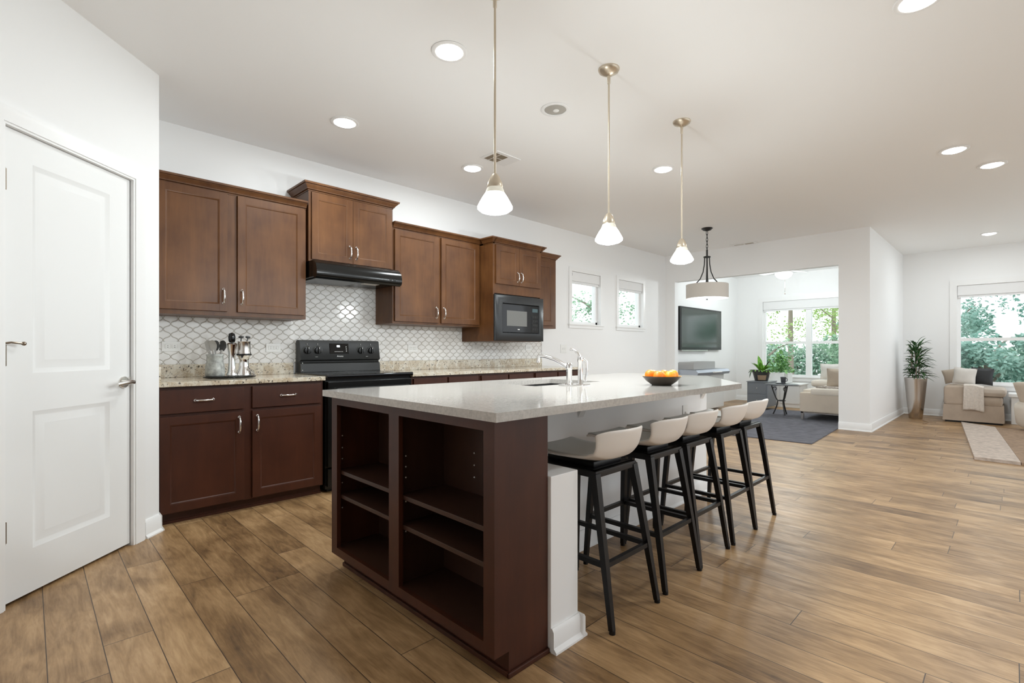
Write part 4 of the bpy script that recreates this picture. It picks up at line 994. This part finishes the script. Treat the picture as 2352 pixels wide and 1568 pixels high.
pillow('cushion', (10.9, 2.42, 0.69), 0.36, 0.3, 0.14, (R(10), 0, R(-80)), M_PILW, 'pale cushion standing on the white bench by sunroom window', 'cushion')
# cream chaise
t = root('chaise', (9.3, 2.05, 0), 'cream upholstered chaise on slim metal legs beside the white pier', 'chaise')
B().box(8.6, 10.1, 1.76, 2.34, 0.13, 0.44, 0.03).build('base', M_BEIGE, t)
B().box(8.585, 8.75, 1.75, 2.19, 0.40, 0.505, 0.035).build('arm', M_CREAM, t)
B().box(8.75, 10.1, 1.77, 2.33, 0.43, 0.475, 0.02).build('seat_cushion', M_CREAM, t)
b = B().box(8.62, 10.08, 2.29, 2.325, 0.115, 0.13).box(8.62, 10.08, 1.775, 1.81, 0.115, 0.13).box(8.62, 8.655, 1.775, 2.325, 0.115, 0.13); b.build('rail', M_STEEL, t)
for x, y in ((8.64, 2.305), (10.05, 2.305), (8.64, 1.8), (10.05, 1.8)):
    B().box(x - 0.018, x + 0.018, y - 0.018, y + 0.018, 0.0125, 0.116, 0.002).build('leg', M_STEEL, t)
o = B().grid(lambda u, v: (8.85 + u * 0.35 + 0.02 * math.sin(v * 9), 1.8 + v * 0.38, 0.505 + 0.012 * math.sin(u * 7 + v * 4) * math.cos(v * 8)), 14, 14).build('throw_blanket', M_THROWG, loc=(8.85, 1.8, 0.48)); solid(o, 0.014, 0); tag(o, 'crumpled mottled grey throw lying on the cream chaise', 'throw')
pillow('round_cushion', (9.4, 1.98, 0.64), 0.34, 0.32, 0.16, (R(14), 0, R(-75)), M_PILT, 'rounded taupe cushion propped on the cream chaise', 'cushion')

# ------------------------------------------------------------------ living side
# tall planter
hx, hy = 10.15, 1.09
t = root('tall_planter', (hx, hy, 0), 'dark green dracaena in tall tapering steel planter against white wall', 'plant')
o = B().lathe([(0.0, 0.0), (0.082, 0.0), (0.086, 0.004), (0.118, 0.32), (0.146, 0.64), (0.149, 0.65)], (hx, hy, 0), 40, False).build('planter', M_STEEL, t); solid(o, 0.005)
B().lathe([(0.0, 0.62), (0.138, 0.615)], (hx, hy, 0), 30, False).build('soil', M_SOIL, t)
b = B()
for i in range(4):
    a = i * 1.7; b.tube([(hx + 0.03 * math.cos(a), hy + 0.03 * math.sin(a), 0.61), (hx + 0.05 * math.cos(a), hy + 0.05 * math.sin(a), 0.85), (hx + 0.05 * math.cos(a + .4), hy + 0.05 * math.sin(a + .4), 1.12)], 0.009, 7)
b.build('stem', M_BARK, t)
b = B(); rnd = random.Random(5)
for i in range(210):
    z = rnd.uniform(0.66, 1.2); a = rnd.uniform(0, 6.283); k = (z - 0.66) / 0.54
    el = rnd.uniform(-0.1, 0.9) + 0.45 * k; r0 = rnd.uniform(0.01, 0.09)
    Lf = rnd.uniform(0.15, 0.24) * (1.0 - 0.25 * k)
    if math.sin(a) > 0: Lf *= 1 - 0.45 * math.sin(a)
    leaf_strip(b, (hx + r0 * math.cos(a), hy + r0 * math.sin(a), z), (math.cos(a) * math.cos(el), math.sin(a) * math.cos(el), math.sin(el)), Lf, rnd.uniform(0.02, 0.034), rnd.uniform(0.6, 1.6), 6)
b.build('foliage', M_LEAFD, t)
o = B().tube([(9.9, 0.98, 0.006), (9.75, 0.9, 0.006), (9.6, 0.9, 0.006), (9.45, 0.93, 0.006)], 0.006, 6).build('floor_cable', M_POTB, loc=(9.9, 0.98, 0)); tag(o, 'thin brown cable lying on floor beside the steel planter', 'cable')

# slipcovered armchair/sofa seen from its side (faces -y)
t = root('slipcovered_sofa', (10.4, 0.42, 0), 'tan slipcovered sofa seen side on before the living room window', 'sofa')
sx0, sx1 = 10.03, 10.72
def skirt(b, x0, x1, y0, y1, z0, z1, fl):
    n = 40; rings = []
    per = [(x0 + (x1 - x0) * i / 10, y0) for i in range(10)] + [(x1, y0 + (y1 - y0) * i / 10) for i in range(10)] + [(x1 - (x1 - x0) * i / 10, y1) for i in range(10)] + [(x0, y1 - (y1 - y0) * i / 10) for i in range(10)]
    cx_, cy_ = (x0 + x1) / 2, (y0 + y1) / 2
    for k in range(6):
        f = k / 5; z = z1 + (z0 - z1) * f
        rings.append([(cx_ + (x - cx_) * (1 + fl * f) + 0.005 * f * math.sin(i * 1.9), cy_ + (y - cy_) * (1 + fl * f) + 0.005 * f * math.cos(i * 2.3), z) for i, (x, y) in enumerate(per)])
    b.ring(rings); return b
skirt(B(), sx0 + 0.01, sx1 - 0.01, 0.09, 0.745, 0.028, 0.27, 0.02).build('skirt', M_TAN, t)
B().box(sx0 + 0.03, sx1 - 0.03, 0.1, 0.73, 0.0, 0.03).build('plinth', M_BLK, t)
B().box(sx0, sx1, 0.47, 0.745, 0.26, 0.552, 0.04).build('backrest', M_TAN, t)
B().box(sx0 + 0.005, sx1 - 0.01, 0.10, 0.47, 0.255, 0.41, 0.05).build('seat_cushion', M_TAN, t)
b = B(); b.box(sx0 + 0.0, sx1 - 0.01, 0.06, 0.40, 0.40, 0.53, 0.055); b.build('top_cushion', M_TANL, t)
o = B().grid(lambda u, v: ((10.018 if v > 0.12 else 10.018 + (0.12 - v) * 1.6) - 0.006 * math.sin(u * 26) * v - (0.012 if v < 0.5 else 0.012), 0.30 + u * 0.215 - 0.012 * v * (0.5 - u), 0.575 - max(0, v - 0.12) * 0.43 - (0.03 * max(0, 0.5 - u) * 2 * (1 if v < 0.5 else 0.6)) + 0.01 * math.sin(u * 3.14) * v), 26, 20).build('throw_blanket', M_THROW, loc=(10.02, 0.4, 0.57)); solid(o, 0.016, 0)
tag(o, 'ivory knit throw hanging over the side of the tan sofa', 'throw')
pillow('throw_pillow', (10.43, 0.655, 0.69), 0.26, 0.22, 0.09, (R(0), R(14), R(80)), M_PILT, 'taupe pillow lying at left on top of the tan sofa')
pillow('throw_pillow', (10.28, 0.52, 0.692), 0.28, 0.26, 0.09, (R(4), R(-5), R(75)), M_PILW, 'pale pillow standing upright in the middle of tan sofa')
pillow('throw_pillow', (10.44, 0.33, 0.69), 0.26, 0.26, 0.08, (R(4), R(-3), R(82)), M_BLKF, 'glossy black pillow standing at right on the tan sofa')
# living rug: pale border strip and brown field
t = root('shag_rug', (8.2, 0.2, 0), 'two tone shag rug with pale strip and brown field, front of tan sofa', 'rug')
B().prism([(9.87, 0.534), (6.72, 0.267), (6.70, -0.055), (9.54, 0.17)], 0.0005, 0.03).build('pale_strip', M_RUGL, t)
B().prism([(9.54, 0.165), (6.70, -0.06), (6.6, -1.4), (9.4, -1.4)], 0.0005, 0.024).build('brown_field', M_RUGB, t)
# second armchair at the right edge
t = root('swivel_armchair', (9.55, -0.35, 0), 'white and tan tub armchair cut off by the right edge', 'armchair')
ax, ay = 9.62, -0.43
B().lathe([(0.0, 0.06), (0.36, 0.06), (0.40, 0.1), (0.42, 0.3), (0.41, 0.36), (0.36, 0.4), (0.0, 0.41)], (ax, ay, 0), 40).build('seat_base', M_CREAM, t)
o = B().grid(lambda u, v: (ax + (0.36 + 0.07 * v) * math.cos(R(30 + 220 * u)), ay + (0.36 + 0.07 * v) * math.sin(R(30 + 220 * u)), 0.38 + v * (0.22 + 0.06 * math.sin(math.pi * u))), 30, 6).build('backrest', M_BEIGE, t); solid(o, 0.05)
B().lathe([(0.0, 0.0), (0.3, 0.0), (0.3, 0.06), (0.0, 0.06)], (ax, ay, 0.03), 32).build('plinth', M_BLK, t)
t = root('white_ottoman', (10.55, 0.0, 0), 'low white tile topped table between the tan sofa and armchair', 'table')
B().box(10.3, 10.75, -0.35, 0.045, 0.40, 0.45, 0.006).build('tabletop', M_WHITEL, t)
B().box(10.34, 10.71, -0.31, 0.015, 0.0, 0.40, 0.004).build('base', M_WHITEL, t)

# ------------------------------------------------------------------ garden beyond the windows
def tree(x, y, h, rx, m, label, seed, n=6500, z0=1.0, ls=0.105, group='garden trees beyond the windows', name='garden_tree'):
    t = root(name, (x, y, -0.3), label, 'tree', group)
    rnd = random.Random(seed)
    b = B().tube([(x, y, -0.3), (x + 0.05, y + 0.03, h * 0.4), (x, y, h * 0.8)], [0.11, 0.08, 0.03], 9)
    for i in range(7):
        a = rnd.uniform(0, 6.28); zz = h * rnd.uniform(0.25, 0.7)
        b.tube([(x, y, zz), (x + math.cos(a) * rx * 0.4, y + math.sin(a) * rx * 0.4, zz + 0.35 * rx), (x + math.cos(a) * rx * 0.75, y + math.sin(a) * rx * 0.75, zz + 0.5 * rx)], [0.04, 0.025, 0.01], 6)
    b.build('trunk', M_BARK, t)
    cl = []
    for i in range(26):
        a = rnd.uniform(0, 6.28); r_ = rx * math.sqrt(rnd.uniform(0, 1)) * 0.85; z = rnd.uniform(z0, h)
        cl.append((x + r_ * math.cos(a), y + r_ * math.sin(a), z, rnd.uniform(0.25, 0.5) * rx * 0.7))
    b = B()
    for i in range(n):
        cx_, cy_, cz_, cr = cl[rnd.randrange(len(cl))]
        d = Vector((rnd.gauss(0, 1), rnd.gauss(0, 1), rnd.gauss(0, 0.8))).normalized() * cr * rnd.uniform(0.4, 1) ** 0.5
        p = Vector((cx_, cy_, cz_)) + d
        if p.z < -0.25: continue
        u_ = Vector((rnd.gauss(0, 1), rnd.gauss(0, 1), rnd.gauss(0, 0.6))).normalized(); v_ = u_.orthogonal().normalized()
        s_ = ls * rnd.uniform(0.6, 1.3)
        b.quad(p - u_ * s_ * 0.5, p + v_ * s_ * 0.3, p + u_ * s_ * 0.5, p - v_ * s_ * 0.3)
    b.build('crown', m, t)
tree(18.2, 1.3, 5.0, 1.7, M_TREE3, 'teal green tree filling the left of the living room window', 21)
tree(16.0, -1.7, 4.2, 1.5, M_TREE3, 'teal tree at the right edge beyond living room window', 22)
tree(14.3, 0.35, 1.3, 1.0, M_TREE3, 'low bush in lower half of the living room window', 23, 4500, -0.2)
tree(19.6, 5.6, 5.2, 1.7, M_TREE2, 'bright yellow green tree in left sunroom pane', 24, 3800, 1.6)
tree(15.0, 5.0, 1.5, 1.0, M_TREE, 'green bush low in the left sunroom pane', 25, 4000, -0.2)
tree(15.6, 2.9, 1.9, 0.95, M_TREE, 'green bush low in the right sunroom pane', 26, 4000, -0.2)
tree(23.0, 5.0, 5.6, 1.5, M_TREE2, 'loose leafed tree high in right sunroom pane', 27, 2800, 1.8)
tree(7.3, 6.6, 2.6, 0.9, M_TREE, 'small green tree behind the first small kitchen window', 28, 2600, 0.7, 0.075)
tree(9.6, 6.8, 2.7, 0.95, M_TREE, 'small green tree behind the second small kitchen window', 29, 2600, 0.7, 0.075)
M_HEDGE = leaf('pale hedge leaf', (0.22, 0.40, 0.30), (0.50, 0.62, 0.50), 0.7, sc=1.2)
def hedge(x, y0, y1, h, label, seed, n=9000):
    t = root('garden_hedge', (x, (y0 + y1) / 2, -0.3), label, 'hedge', 'hedges beyond the windows')
    rnd = random.Random(seed); b = B()
    for i in range(n):
        y = rnd.uniform(y0, y1); hh = h * (0.8 + 0.2 * math.sin(y * 3.1 + seed) * math.sin(y * 1.3))
        p = Vector((x + rnd.uniform(-0.45, 0.45), y, rnd.uniform(-0.25, hh)))
        u_ = Vector((rnd.gauss(0, 1), rnd.gauss(0, 1), rnd.gauss(0, 0.6))).normalized(); v_ = u_.orthogonal().normalized(); s_ = 0.14 * rnd.uniform(0.6, 1.3)
        b.quad(p - u_ * s_ * 0.5, p + v_ * s_ * 0.32, p + u_ * s_ * 0.5, p - v_ * s_ * 0.32)
    b.build('foliage', M_HEDGE, t)
    w = B()
    for i in range(int((y1 - y0) / 0.6)): w.tube([(x, y0 + 0.3 + i * 0.6, -0.3), (x + 0.05, y0 + 0.33 + i * 0.6, h * 0.7)], [0.04, 0.015], 6)
    w.build('stem', M_BARK, t)
hedge(21.3, -3.4, 2.6, 1.5, 'long pale hedge far beyond the living room window', 41)
hedge(21.5, 3.2, 8.6, 1.6, 'long pale hedge far beyond the sunroom window', 42)
